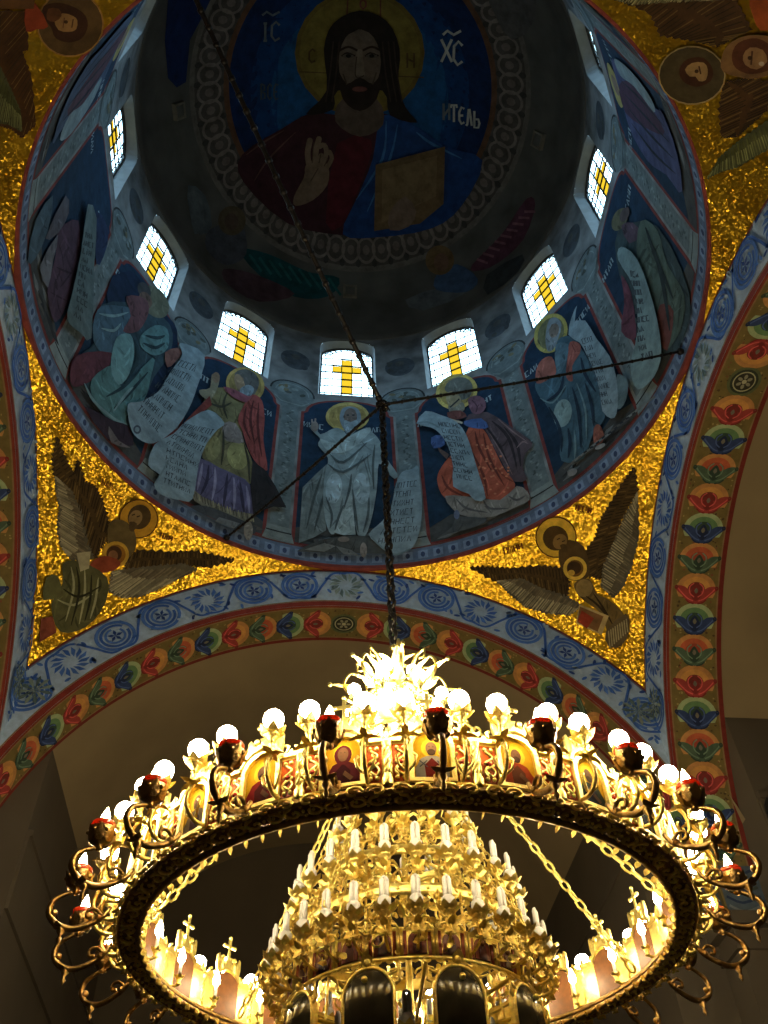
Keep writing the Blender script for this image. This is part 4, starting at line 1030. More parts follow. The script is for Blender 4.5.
def soffit_motif(p, x, kind, sgn):
    """fan above, lotus below; sgn = which way along x the crown lies"""
    w0 = DEP*.5
    o, m_, i_, l1, l2 = [ga(c, 1.65) for c in FAN[kind]]
    f = lambda a, b: (x+sgn*a, w0+b*1.18)
    arc = lambda r, k: [f(k+r*math.sin(PI*q/14-.25*(1 if q < 7 else -1)*0), r*math.cos(PI*q/14)) for q in range(15)]
    def fan(r, c): p.poly([f(.0+r*math.sin(t), r*1.02*math.cos(t)) for t in [-.5+(PI+1.0)*q/16 for q in range(17)]], c)
    fan(.215, o); fan(.160, m_); fan(.095, i_)
    # lotus
    p.poly([f(.02, 0), f(-.02, -.06), f(.03, -.13), f(.045, -.20), f(.015, -.245), f(-.04, -.20), f(-.09, -.15), f(-.15, -.10), f(-.185, -.04), f(-.185, .04), f(-.15, .10), f(-.09, .15), f(-.04, .20), f(.015, .245), f(.045, .20), f(.03, .13), f(-.02, .06)], l1, 2)
    p.poly([f(.06, 0), f(-.03, -.055), f(-.10, -.05), f(-.15, 0), f(-.10, .05), f(-.03, .055)], l2, 3)
    p.poly([f(.02, 0), f(-.02, -.022), f(-.055, 0), f(-.02, .022)], ga((120, 108, 84), 1.1), 2)
    lt = tuple(min(.8, v*1.9+.02) for v in l1)
    for s_ in (-1, 1):
        p.stroke([f(-.15, s_*.03), f(-.12, s_*.09), f(-.06, s_*.15), f(.0, s_*.20), f(.035, s_*.215)], .016, lt, 3, up=False); p.stroke([f(-.185, s_*.02), f(-.17, s_*.075), f(-.13, s_*.115)], .018, l2, 3, up=False)
        p.stroke([f(-.10, s_*.02), f(-.05, s_*.07), f(.03, s_*.075), f(.08, s_*.03)], .016, lt, 3, up=False)
    p.up()
    for s_ in (-1, 1):
        p.ell(f(.02, s_*.225), .03, .026, l2, n=9, up=False); p.ell(f(.02, s_*.225), .014, .012, ga((120, 108, 70), 1.2), n=7, up=False)
    p.up()
def build_arch_paint():
    p = Paint(s_soffit, .12, .003, .0012)
    def band(w0, w1, c, t1=86):
        n = 90; vs = []
        for i in range(n+1):
            t = rad(-t1+2*t1*i/n); x = RI*t
            e = max(0, abs(RI*math.sin(t))-A)
            vs += [s_soffit(x, max(w0, min(e, w1)), p.lift), s_soffit(x, w1, p.lift)]
        p.mb.add(vs, [(2*i, 2*i+2, 2*i+3, 2*i+1) for i in range(n)], 0, c); p.up()
    band(0, .035, ga((140, 44, 28), 1.25)); band(.035, .055, ga((140, 104, 56), 1.3))
    band(DEP-.06, DEP, ga((126, 36, 24), 1.25)); band(DEP-.08, DEP-.06, ga((140, 104, 56), 1.3))
    # speckled ground
    R = random.Random(3)
    for i in range(900):
        t = rad(R.uniform(-84, 84)); w = R.uniform(.28, DEP-.1) if abs(t) > 1.1 else R.uniform(.08, DEP-.1)
        p.ell((RI*t, w), R.uniform(.008, .02), R.uniform(.008, .02), ga(R.choice([(132, 108, 50), (70, 50, 22), (110, 60, 30)]), 1.9), 0, 5, up=False)
    p.up()
    st = rad(5.26)*RI; l0 = p.lift
    # roundel at the crown
    w0 = DEP*.5
    for r, c in ((.20, (78, 80, 42)), (.165, (40, 46, 30)), (.135, (150, 140, 96)), (.12, (44, 40, 26))): p.ell((0, w0), r, r, ga(c), n=24)
    for q in range(6): p.ell((.066*math.cos(q*PI/3), w0+.066*math.sin(q*PI/3)), .032, .022, ga((120, 112, 82)), q*60, 9, up=False)
    p.up(); p.ell((0, w0), .03, .03, ga((150, 140, 100)), n=10); top = p.lift
    for i in range(1, 16):
        for s_ in (-1, 1):
            p.lift = l0
            soffit_motif(p, s_*i*st, 'ABC'[(i-1) % 3], -s_)
    p.lift = top+.01
    # painted cap of the pier below the last motif
    for s_ in (-1, 1):
        x0 = s_*RI*rad(82)
        p.poly([(x0, .25), (x0, DEP), (x0+s_*.62, DEP), (x0+s_*.62, .25)], ga((76, 86, 92), 1.3), up=True)
        for q in range(5): p.stroke([(x0+s_*(.05+.1*q), .28), (x0+s_*(.12+.1*q), .45), (x0+s_*(.04+.1*q), .68)], .03, ga(random.choice([(38, 52, 80), (112, 116, 112), (60, 64, 50)]), 1.3), 3, up=False)
        p.up()
    q = Paint(s_face, .14, .003, .0014)
    def fband(r0, r1, c):
        n = 110; vs = []
        for i in range(n+1):
            for r in (r0, r1):
                tm = math.asin(min(1, A/r)); t = -tm+2*tm*i/n
                vs.append((r*math.sin(t), A-q.lift, ZC+r*math.cos(t)))
        q.mb.add(vs, [(2*i, 2*i+1, 2*i+3, 2*i+2) for i in range(n)], 0, c); q.up()
    fband(RI, RI+.085, ga((146, 44, 27), 1.25)); fband(RI+.085, RI+.105, ga((140, 108, 66), 1.3))
    fband(RO_-.035, RO_, ga((112, 40, 28))); fband(RO_-.055, RO_-.035, ga((88, 96, 108)))
    rm = (RI+.1+RO_-.05)/2; st = rad(8.15)*RM; R = random.Random(8)
    BL = [ga((44, 78, 140), 1.9), ga((58, 92, 150), 1.9), ga((28, 52, 108), 1.9)]
    for i in range(-7, 8):
        x = i*st
        if i % 3 == 0:
            cw = [ga((120, 132, 120)), ga((84, 100, 96))] if i == 0 else BL[:2]
            for k in range(14):
                t = 2*PI*k/14; q.poly([(x+.09*math.cos(t), rm+.09*math.sin(t)), (x+.2*math.cos(t+.2), rm+.2*math.sin(t+.2)), (x+.25*math.cos(t+.5), rm+.25*math.sin(t+.5)), (x+.14*math.cos(t+.45), rm+.14*math.sin(t+.45))], cw[k % 2], up=False)
            q.up()
        else:
            cir = lambda r, a0=0, a1=2*PI, n=26: [(x+r*math.cos(a0+(a1-a0)*k/n), rm+r*math.sin(a0+(a1-a0)*k/n)) for k in range(n+1)]
            q.stroke(cir(.245), .046, BL[1], up=False); q.stroke(cir(.185, .6, 6.4), .038, BL[0], up=False); q.stroke(cir(.125, 1.5, 6.9), .034, BL[1], up=False)
            for k in range(5):
                t = 2*PI*k/5+i; q.poly([(x, rm), (x+.06*math.cos(t-.4), rm+.06*math.sin(t-.4)), (x+.11*math.cos(t), rm+.11*math.sin(t)), (x+.06*math.cos(t+.4), rm+.06*math.sin(t+.4))], BL[2], up=False)
            q.up()
        s_ = 1 if i % 2 else -1
        q.stroke([(x-.1, rm-.235*s_), (x+.16, rm-.25*s_), (x+st*.5, rm), (x+st*.72, rm+.23*s_), (x+st, rm+.24*s_)], .035, BL[0], 5, up=False)
        for k in range(7):
            xx = x+st*.5+R.uniform(-.16, .16); yy = rm+R.choice((-1, 1))*R.uniform(.12, .26)
            q.ell((xx, yy), .05, .022, R.choice(BL+[ga((150, 160, 164))]), R.uniform(0, 180), 8, up=False)
        q.up()
    # shell leaf in the corners
    for s_ in (-1, 1):
        t = math.asin(A/4.72); x = s_*(t*RM-.24); rr = 4.62
        for k in range(11):
            a = 2*PI*k/11; q.poly([(x, rr), (x+.17*math.cos(a-.16), rr+.17*math.sin(a-.16)), (x+.23*math.cos(a), rr+.23*math.sin(a)), (x+.17*math.cos(a+.16), rr+.17*math.sin(a+.16))], ga(((108, 118, 100), (72, 86, 78))[k % 2]), up=False)
        q.up()
    return p, q
ab = arch_base(); ps, pf = build_arch_paint()
arch_names = (('wall_arch_far', 'wide far arch with blue scroll band above a row of coloured lotus fans'), ('wall_arch_right', 'tall right hand arch with blue scroll band and stacked lotus fans'),
              ('wall_arch_near', 'painted arch overhead behind the camera'), ('wall_arch_left', 'left hand painted arch cut off by the picture edge'))
first = None
for k, (nm, lab) in enumerate(arch_names):
    if first is None:
        o = ab.build(nm, M['border']); a = ps.build('painted_lotus_border', o, 'row of orange, red and green lotus fans', 'border'); b = pf.build('painted_scroll_border', o, 'blue scrollwork on pale grey', 'border'); first = (o, a, b)
    else:
        o = first[0].copy(); o.name = nm; COL.objects.link(o); o.rotation_euler[2] = -PI/2*k
        for ch in first[1:]:
            c = ch.copy(); COL.objects.link(c); c.parent = o
    struct(o, lab, 'wall')

# ================================================================== ARMS, PIERS, FLOOR
def arm_mesh():
    mb = MB(); n = 48; y0, y1 = A+DEP, 10.5; iw = 3.65; zs = ZC+math.sqrt(RI**2-iw**2)
    tm = math.asin(iw/RI)
    vs = []
    for y in (y0, y1):
        for i in range(n+1):
            t = -tm+2*tm*i/n; vs.append(((RI+.01)*math.sin(t), y, ZC+(RI+.01)*math.cos(t)))
    mb.add(vs, [(i, i+1, n+2+i, n+1+i) for i in range(n)], 0, smooth=True)
    # thickness above the vault
    vs = [((RI+.6)*math.sin(-PI/2+PI*i/n), y, ZC+(RI+.6)*math.cos(-PI/2+PI*i/n)) for y in (A+.002, y1+.3) for i in range(n+1)]
    mb.add(vs, [(i, n+1+i, n+2+i, i+1) for i in range(n)], 0)
    return mb, iw, zs, y0, y1
av, IW, ZS, AY0, AY1 = arm_mesh()
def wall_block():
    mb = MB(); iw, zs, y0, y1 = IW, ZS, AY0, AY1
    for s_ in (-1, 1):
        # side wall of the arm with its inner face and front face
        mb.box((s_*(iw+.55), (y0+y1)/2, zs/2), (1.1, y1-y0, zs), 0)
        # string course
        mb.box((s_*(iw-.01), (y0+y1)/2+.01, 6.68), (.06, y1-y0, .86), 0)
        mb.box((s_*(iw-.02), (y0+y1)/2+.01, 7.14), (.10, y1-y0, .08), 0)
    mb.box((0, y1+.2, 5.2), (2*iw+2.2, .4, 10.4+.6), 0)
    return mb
def niche():
    mb = MB(); P = arch_outline(0, .62, 5.6, 7.6, 12)
    return mb
names = ('far', 'right', 'near', 'left')
wb = wall_block(); f2 = None
for k in range(4):
    if f2 is None:
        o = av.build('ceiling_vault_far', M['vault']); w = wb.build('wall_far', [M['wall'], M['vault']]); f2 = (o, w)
    else:
        o = f2[0].copy(); o.name = 'ceiling_vault_'+names[k]; COL.objects.link(o); o.rotation_euler[2] = -PI/2*k
        w = f2[1].copy(); w.name = 'wall_'+names[k]; COL.objects.link(w); w.rotation_euler[2] = -PI/2*k
    struct(o, {'far': 'dim brown barrel vault beyond the far arch behind the chandelier', 'right': 'dim brown vault beyond the right hand arch', 'near': 'plain vault over the camera', 'left': 'plain vault beyond the left hand arch'}[names[k]], 'ceiling')
    struct(w, {'far': 'dark plain walls beneath the far vault behind the chandelier', 'right': 'plain brown wall beyond the right hand arch', 'near': 'plain walls around the camera', 'left': 'plain walls beyond the left hand arch'}[names[k]], 'wall')
# dark arched doorway in the wall of the right arm
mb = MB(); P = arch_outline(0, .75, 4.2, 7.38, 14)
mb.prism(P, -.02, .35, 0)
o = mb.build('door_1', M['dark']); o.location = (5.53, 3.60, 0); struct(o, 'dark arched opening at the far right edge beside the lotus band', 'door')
# piers between the arms
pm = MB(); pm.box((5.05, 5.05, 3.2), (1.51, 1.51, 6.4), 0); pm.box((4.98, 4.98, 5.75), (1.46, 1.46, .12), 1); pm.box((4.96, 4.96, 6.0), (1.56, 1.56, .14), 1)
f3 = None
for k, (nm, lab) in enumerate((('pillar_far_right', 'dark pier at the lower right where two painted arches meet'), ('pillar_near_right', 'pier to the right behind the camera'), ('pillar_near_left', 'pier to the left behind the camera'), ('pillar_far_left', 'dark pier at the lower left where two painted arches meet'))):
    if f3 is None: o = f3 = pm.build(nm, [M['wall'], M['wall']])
    else:
        o = f3.copy(); o.name = nm; COL.objects.link(o); o.rotation_euler[2] = -PI/2*k
    struct(o, lab, 'pillar')
mb = MB(); mb.box((0, 0, -.1), (22, 22, .2)); o = mb.build('floor', M['stone']); struct(o, 'dark stone church floor below the chandelier', 'floor')

# ================================================================== CHANDELIER
ZB = 3.05
chand = empty('chandelier', (CHX, CHY, ZB))
prop(chand, 'huge gilded ring chandelier with icon panels, lit bulbs and a tiered inner cone', 'chandelier')
OFF = (0, 0, ZB)
def place(ob, az, parent=chand):
    ob.rotation_euler[2] = -rad(az); ob.parent = parent; return ob
def dup(ob, az=None, parent=chand):
    c = ob.copy(); COL.objects.link(c); c.parent = parent
    if az is not None: c.rotation_euler[2] = -rad(az)
    for ch in ob.children:
        d = ch.copy(); COL.objects.link(d); d.parent = c
    return c
def multi(proto, azs):
    place(proto, azs[0])
    return [proto]+[dup(proto, a) for a in azs[1:]]
NB = 24; IC = [-178+15*i for i in range(NB)]
RP = 1.55   # radius of the panels
# ---- main ring: two rims, plate, openwork curls
mb = MB()
mb.lathe([(1.46, 3.772), (1.45, 3.785), (1.46, 3.797), (1.565, 3.797), (1.575, 3.79), (1.57, 3.772), (1.55, 3.765), (1.49, 3.765), (1.46, 3.772)], 96, mat=0)
mb.tube([(1.465*math.sin(2*PI*i/96), 1.465*math.cos(2*PI*i/96), 3.752) for i in range(96)], .018, 6, closed=True)
mb.tube([(1.572*math.sin(2*PI*i/96), 1.572*math.cos(2*PI*i/96), 3.768) for i in range(96)], .014, 6, closed=True)
ring = mb.build('ring_band', M['bronze'], chand, OFF)
mb = MB()
for i in range(96):
    t = 2*PI*i/96; er = Vector((math.sin(t), math.cos(t), 0)); et = Vector((math.cos(t), -math.sin(t), 0))
    s_ = 1 if i % 2 else -1; c = er*1.517+Vector((0, 0, 3.757))
    mb.tube([c+er*(.042*math.cos(a)*(1-a/9))+et*(s_*.05*math.sin(a)*(1-a/9)) for a in [k*.7 for k in range(9)]], .009, 4)
    for q in (1.655, 1.665):
        pass
    c = er*1.585+Vector((0, 0, 3.775))
    mb.tube([c+et*(.045*math.cos(a)*(1-a/10)*s_)+Vector((0, 0, -.015+.03*math.sin(a)*(1-a/10)))+er*.01 for a in [k*.75 for k in range(8)]], .008, 4)
    mb.petal(er*1.585+Vector((0, 0, 3.765)), er*.6+Vector((0, 0, -.6)), Vector((0, 0, 1)), .045, .022, .5)
    mb.petal(er*1.45+Vector((0, 0, 3.75)), -er*.4+Vector((0, 0, -.6)), et, .04, .018, .3)
for i in range(192):
    t = 2*PI*i/192
    for r_ in (1.478, 1.517, 1.556): mb.ball((r_*math.sin(t), r_*math.cos(t), 3.760), .0085, 6, 4)
mb.build('ring_scrollwork', M['gold2'], chand, OFF)
# ---- icon panels
def arch_pts(w, z0, z1, n=10, k=1.0):
    zs = z1-w*k
    return [(-w, z0), (w, z0)]+[(w*math.cos(PI*i/n), zs+w*k*math.sin(PI*i/n)) for i in range(n+1)]
ROBE = [((150, 40, 34), (90, 30, 26), (120, 84, 60)), ((110, 40, 40), (70, 24, 28), (140, 100, 66)), ((190, 176, 150), (140, 44, 30), (160, 120, 84)), ((180, 70, 30), (110, 60, 30), (130, 90, 60)), ((60, 70, 56), (44, 48, 60), (120, 90, 66)), ((130, 110, 80), (70, 44, 40), (150, 108, 76))]
def icon_proto(v):
    mb = MB(); w = .085; z0, z1 = 3.825, 4.075
    outer = arch_pts(w+.022, z0-.018, z1+.02); inner = arch_pts(w, z0, z1); n = len(outer)
    # raised frame around the painting
    vs = [(x, RP+.012, z) for x, z in outer]+[(x, RP+.03, z) for x, z in outer]+[(x, RP+.03, z) for x, z in inner]+[(x, RP+.008, z) for x, z in inner]
    fs = []
    for r in range(3):
        for i in range(n): j = (i+1) % n; fs.append((r*n+i, r*n+j, (r+1)*n+j, (r+1)*n+i))
    mb.add(vs, fs, 0)
    mb.prism(arch_pts(w+.022, z0-.018, z1+.02), RP-.012, RP+.004, 1)
    pan = mb.build('icon_panel', [M['gold'], M['backing']], None, OFF)
    P = MB(); lift = [RP+.0085]
    def pol(pts, c): P.add([(x, lift[0], z) for x, z in pts], [tuple(range(len(pts)))], 0, c); lift[0] += .0006
    el = lambda cx, cz, rx, rz, n=16: [(cx+rx*math.cos(2*PI*i/n), cz+rz*math.sin(2*PI*i/n)) for i in range(n)]
    c1, c2, c3 = [tuple(q*.36 for q in lin(c)) for c in ROBE[v]]
    pol(arch_pts(w, z0, z1), (.33, .17, .006))
    pol(el(0, 3.99, .047, .05), (.46, .27, .015))
    pol([(-.075, z0), (.075, z0), (.078, 3.88), (.05, 3.935), (.02, 3.95), (-.02, 3.95), (-.05, 3.935), (-.078, 3.88)], c1)
    pol([(-.03, z0), (.03, z0), (.035, 3.9), (0, 3.94), (-.035, 3.9)], c2)
    if v == 1: pol(el(0, 3.985, .042, .052), c1)
    pol(el(0, 3.99, .026, .036), c3); pol(el(0, 3.968, .02, .018, 10), tuple(.35*q for q in c3) if v != 1 else c3)
    for x in (-.009, .009): pol(el(x, 3.997, .004, .002, 6), (.03, .02, .01))
    if v == 2:
        for x in (-.04, .04):
            pol([(x-.02, 3.89), (x-.016, 3.886), (x+.02, 3.92), (x+.016, 3.924)], (.05, .05, .05)); pol([(x+.02, 3.89), (x+.016, 3.886), (x-.02, 3.92), (x-.016, 3.924)], (.05, .05, .05))
    else:
        pol([(-.05, 3.86), (-.01, 3.90), (.0, 3.88), (-.035, 3.845)], c3)
    P.build('icon_painting', M['icon'], pan, OFF)
    return pan
protos = [icon_proto(v) for v in range(6)]
order = [2, 1, 0, 5, 4, 3, 1, 0, 5, 2, 4, 1, 3, 0, 5, 2, 4, 1, 0, 4, 3, 4, 0, 5]
order[0] = 2; order[1] = 1; order[23] = 3; order[22] = 4; order[2] = 0; order[3] = 5
used = set()
for i, a in enumerate(IC):
    v = order[i]
    if v in used: dup(protos[v], a)
    else: used.add(v); place(protos[v], a)
# ---- crest with cross and two little winged figures
mb = MB()
gable = [(-.125, 4.03), (-.10, 4.085), (-.06, 4.118), (0, 4.14), (.06, 4.118), (.10, 4.085), (.125, 4.03), (.108, 4.03), (.085, 4.07), (.05, 4.10), (0, 4.115), (-.05, 4.10), (-.085, 4.07), (-.108, 4.03)]
mb.prism(gable, RP-.015, RP+.035, 0)
mb.prism([(-.03, 4.12), (.03, 4.12), (.02, 4.17), (.03, 4.19), (-.03, 4.19), (-.02, 4.17)], RP-.012, RP+.012, 0)
mb.prism([(-.008, 4.19), (.008, 4.19), (.008, 4.255), (.038, 4.255), (.038, 4.272), (.008, 4.272), (.008, 4.31), (-.008, 4.31), (-.008, 4.272), (-.038, 4.272), (-.038, 4.255), (-.008, 4.255)], RP-.006, RP+.006, 0)
for c in ((0, 4.32), (.044, 4.2635), (-.044, 4.2635)): mb.ball((c[0], RP, c[1]), .013, 8, 6)
for s_ in (-1, 1):
    mb.ball((s_*.052, RP, 4.185), .016, 8, 6)
    mb.lathe([(.022, 4.10), (.02, 4.14), (.012, 4.165), (.008, 4.17)], 8, (s_*.052, RP))
    mb.prism([(s_*.06, 4.15), (s_*.085, 4.20), (s_*.098, 4.19), (s_*.10, 4.13), (s_*.09, 4.08), (s_*.07, 4.11)], RP-.012, RP+.006, 0)
    mb.tube([(s_*.10, RP+.01, 4.05), (s_*.13, RP+.01, 4.06), (s_*.14, RP+.01, 4.09), (s_*.12, RP+.01, 4.10)], .008, 5)
multi(mb.build('crest', M['gold'], None, OFF), IC)
# ---- ornament panels on both sides of each icon, and pillars between the bays
def orn_proto():
    mb = MB(); w = .037; z0, z1 = 3.82, 4.015
    mb.prism([(-w-.01, z0-.01), (w+.01, z0-.01), (w+.01, z1+.012), (-w-.01, z1+.012)], RP-.01, RP+.01, 0)
    mb.prism([(-w, z0), (w, z0), (w, z1), (-w, z1)], RP+.009, RP+.0125, 1, lin((214, 92, 20)))
    for s_ in (-1, 1):
        mb.tube([(s_*.024*math.cos(a)*math.exp(-a*.06), RP+.016, (z0+z1)/2+s_*.012*a-.0+s_*0) for a in [k*.7 for k in range(9)]], .006, 4)
        mb.tube([(s_*(.008+.018*math.sin(a)), RP+.016, z0+.03+.017*a) for a in [k*.6 for k in range(9)]], .0055, 4)
        mb.ball((s_*.016, RP+.014, z0+.02), .011, 7, 5); mb.ball((s_*.016, RP+.014, z1-.02), .011, 7, 5)
    mb.ball((0, RP+.014, (z0+z1)/2), .014, 8, 5, mat=1, col=lin((190, 50, 20)))
    mb.prism([(-w-.015, z1+.01), (w+.015, z1+.01), (w+.015, z1+.03), (-w-.015, z1+.03)], RP-.015, RP+.03, 0)
    mb.prism([(-w, z1+.03), (-w*.3, z1+.06), (0, z1+.055), (w*.3, z1+.06), (w, z1+.03)], RP-.005, RP+.012, 0)
    o = mb.build('ornament_panel', [M['gold'], M['enamel']], None, OFF); o['label'] = 'orange enamel panel with gold scrolls'; return o
multi(orn_proto(), [a+d for a in IC for d in (-5.25, 5.25)])
mb = MB()
mb.lathe([(.026, 3.80), (.028, 3.83), (.018, 3.85), (.017, 3.92), (.021, 3.93), (.017, 3.94), (.016, 3.99), (.027, 4.02), (.03, 4.03), (.012, 4.035), (.02, 4.06), (.012, 4.085), (.004, 4.11)], 10, (0, RP+.012))
for k in range(6): mb.tube([(.02*math.cos(k+q*.5), RP+.012+.02*math.sin(k+q*.5), 3.86+.02*q) for q in range(8)], .005, 4)
for s_ in (-1, 1): mb.petal((0, RP+.01, 4.06), (s_, 0, .8), (0, 1, 0), .045, .014, .2)
multi(mb.build('pillar', M['gold'], None, OFF), [a+7.5 for a in IC])
# ---- lit candle arms on the outside of the ring
def cup(mb, c, r, z, mat=0, n=6):
    """leafy drip cup"""
    mb.lathe([(.004, z-.05), (.018, z-.042), (.010, z-.03), (r*.45, z-.015), (r*.62, z+.004), (r*.60, z+.008), (.012, z+.002)], 10, c, mat=mat)
    for k in range(n):
        t = 2*PI*k/n; d = (math.cos(t), math.sin(t), .25)
        mb.petal((c[0]+.3*r*d[0], c[1]+.3*r*d[1], z-.012), d, (0, 0, 1), r*.85, r*.38, .55, mat)
def arm_proto():
    mb = MB(); R0 = 1.70
    P = cat_rom([(1.60, 3.80), (1.665, 3.80), (1.72, 3.85), (1.715, 3.93), (1.69, 3.98), (R0, 4.03)], 4, False)
    mb.tube([(0, r, z) for r, z in P], [.011]*len(P), 6)
    # leaf cross below the cup
    for t in (0, PI/2, PI, 3*PI/2):
        mb.petal((0, 1.705, 3.96), (math.cos(t), math.sin(t)*.6, .35), (0, 0, 1), .07, .018, -.5)
    mb.petal((0, 1.70, 3.96), (0, .2, -1), (0, 1, 0), .09, .022, .3)
    mb.ball((0, 1.70, 3.985), .02, 8, 6)
    for s_ in (-1, 1): mb.tube([(s_*.01, 1.66, 3.81), (s_*.035, 1.68, 3.83), (s_*.045, 1.68, 3.87), (s_*.03, 1.68, 3.885)], .007, 5)
    cup(mb, (0, R0), .068, 4.075)
    o = mb.build('candle_arm', M['gold2'], None, OFF)
    b = MB(); b.lathe([(.017, 4.075), (.017, 4.105)], 10, (0, R0), mat=1)
    b.lathe([(.017, 4.102), (.026, 4.113), (.045, 4.136), (.050, 4.160), (.045, 4.184), (.030, 4.201), (.001, 4.21)], 14, (0, R0), mat=0)
    lb = b.build('bulb', [M['bulb'], M['white']], o, OFF); lb['label'] = 'lit round bulb'
    return o
multi(arm_proto(), [a+d for a in IC for d in (-4.4, 4.4)])
# ---- vigil lamps with red rims on big C-shaped arms
def lamp_proto():
    mb = MB(); R0 = 1.82
    P = cat_rom([(1.63, 3.80), (1.66, 3.745), (1.72, 3.70), (1.80, 3.668), (1.88, 3.685), (1.925, 3.74), (1.915, 3.80), (1.87, 3.835), (R0, 3.86)], 4, False)
    mb.tube([(0, r, z) for r, z in P], [.010+.007*math.sin(PI*i/(len(P)-1)) for i in range(len(P))], 6)
    P2 = cat_rom([(1.66, 3.75), (1.705, 3.78), (1.74, 3.765), (1.735, 3.735), (1.71, 3.738)], 3, False)
    mb.tube([(0, r, z) for r, z in P2], .009, 5)
    mb.lathe([(.002, 3.585), (.014, 3.61), (.007, 3.628), (.021, 3.65), (.012, 3.672)], 8, (0, 1.845))
    for s_ in (-1, 1): mb.petal((0, 1.86, 3.67), (s_*.9, .3, -.3), (0, 0, 1), .05, .018, .5)
    for r in (1.68, 1.90): mb.ball((0, r, 3.735), .02, 7, 5)
    # lamp body
    mb.lathe([(.006, 3.84), (.024, 3.852), (.014, 3.864), (.044, 3.880), (.062, 3.905), (.066, 3.930), (.060, 3.955), (.056, 3.960), (.03, 3.95)], 14, (0, R0), flute=.05, fn=7)
    for k in range(7):
        t = 2*PI*k/7; mb.petal((.052*math.cos(t), R0+.052*math.sin(t), 3.875), (math.cos(t)*.45, math.sin(t)*.45, 1), (-math.cos(t), -math.sin(t), 0), .085, .024, .15); mb.ball((.066*math.cos(t+.45), R0+.066*math.sin(t+.45), 3.925), .011, 6, 4)
    o = mb.build('vigil_lamp', M['bronze'], None, OFF); o['label'] = 'dark vigil lamp on a C-shaped arm'
    g = MB(); g.lathe([(.046, 3.950), (.058, 3.962), (.060, 3.980), (.055, 3.986), (.048, 3.980), (.040, 3.96)], 16, (0, R0))
    q = g.build('glass_rim', M['redglass'], o, OFF); q['label'] = 'red glass rim'
    b = MB(); b.lathe([(.013, 3.965), (.022, 3.985), (.025, 4.005), (.020, 4.03), (.010, 4.058), (.001, 4.075)], 10, (0, R0))
    q = b.build('candle_bulb', M['flame'], o, OFF); q['label'] = 'lit pointed bulb'
    return o
multi(lamp_proto(), IC)
# ---- candles on the inner side of the ring
def inner_proto():
    mb = MB(); R0 = 1.43
    P = cat_rom([(1.50, 3.81), (1.455, 3.80), (1.43, 3.815), (R0, 3.835)], 3, False)
    mb.tube([(0, r, z) for r, z in P], .009, 5)
    cup(mb, (0, R0), .034, 3.85, 0, 5)
    mb.lathe([(.011, 3.85), (.011, 3.925), (.001, 3.927)], 8, (0, R0), mat=1)
    o = mb.build('inner_candle', [M['gold'], M['white']], None, OFF)
    b = MB(); b.lathe([(.009, 3.925), (.020, 3.94), (.024, 3.958), (.018, 3.985), (.008, 4.01), (.001, 4.022)], 10, (0, R0))
    q = b.build('candle_bulb', M['flame'], o, OFF); q['label'] = 'lit pointed bulb'
    return o
multi(inner_proto(), [a+7.5 for a in IC])

# ---- central stem
mb = MB()
mb.lathe([(.004, 3.10), (.03, 3.14), (.05, 3.18), (.03, 3.22), (.018, 3.3), (.018, 3.75), (.04, 3.78), (.02, 3.82), (.016, 4.1), (.035, 4.14), (.016, 4.18), (.015, 4.5), (.05, 4.55), (.03, 4.62), (.016, 4.68), (.016, 5.05), (.045, 5.1), (.02, 5.16), (.02, 5.6), (.06, 5.66), (.03, 5.74), (.018, 5.80), (.03, 5.84), (.012, 5.9), (.012, 5.97)], 14)
mb.build('stem', M['gold'], chand, OFF)
# ---- tiers of the inner cone
def tier_hoop(r, z, h, sp, zin):
    mb = MB()
    mb.lathe([(r-.012, z), (r, z), (r+.004, z+h*.3), (r+.004, z+h*.7), (r, z+h), (r-.012, z+h), (r-.012, z)], 64)
    for i in range(96):
        t = 2*PI*i/96
        if i % 2: mb.ball(((r+.004)*math.sin(t), (r+.004)*math.cos(t), z+h/2), .011, 6, 4)
    for k in range(6):
        t = 2*PI*k/6+sp; e = (math.sin(t), math.cos(t))
        P = cat_rom([(.02, zin), (r*.35, zin+.06), (r*.7, z+h*.6-.02), (r-.005, z+h/2)], 4, False)
        mb.tube([(q*e[0], q*e[1], zz) for q, zz in P], .010, 5)
    mb.build('tier_hoop', M['gold'], chand, OFF)
def socket_proto(r, z, rh, zh, seed, mat='gold'):
    mb = MB(); R = random.Random(seed)
    P = cat_rom([(rh, zh), (rh+.03, z-.13), (r-.03, z-.14), (r+.005, z-.10), (r, z-.05)], 3, False)
    mb.tube([(0, q, zz) for q, zz in P], .008, 5)
    cup(mb, (0, r), .066, z-.01, 0, 7)
    mb.ball((0, r, z-.065), .02, 8, 5)
    # leaf rosettes around the bracket
    for k in range(5):
        t = 2*PI*k/5+.3; mb.petal((0, r+.005, z-.085), (math.cos(t), .35+.3*math.sin(t), math.sin(t)*.8), (0, 1, 0), .055, .02, .35)
    for s_ in (-1, 1):
        mb.tube([(s_*(.045*math.cos(a)*(1-a/9)+.02), r-.005, z-.10+.04*math.sin(a)*(1-a/9)) for a in [q*.75 for q in range(8)]], .007, 4)
    o = mb.build('candle_socket', M[mat], None, OFF)
    b = MB()
    b.lathe([(.022, z-.008), (.034, z), (.034, z+.050), (.024, z+.062)], 12, (0, r))
    for s_ in (-1, 1):
        b.tube([(s_*.0125, r, z+.055), (s_*.0125, r, z+.10), (s_*.0125, r, z+.150), (s_*.011, r, z+.165)], [.0125, .0125, .0125, .006], 8)
    b.tube([(-.0125, r, z+.156), (0, r, z+.167), (.0125, r, z+.156)], .009, 6)
    q = b.build('lamp_tube', M['white'], o, OFF); q['label'] = 'unlit white twin-tube lamp'
    return o
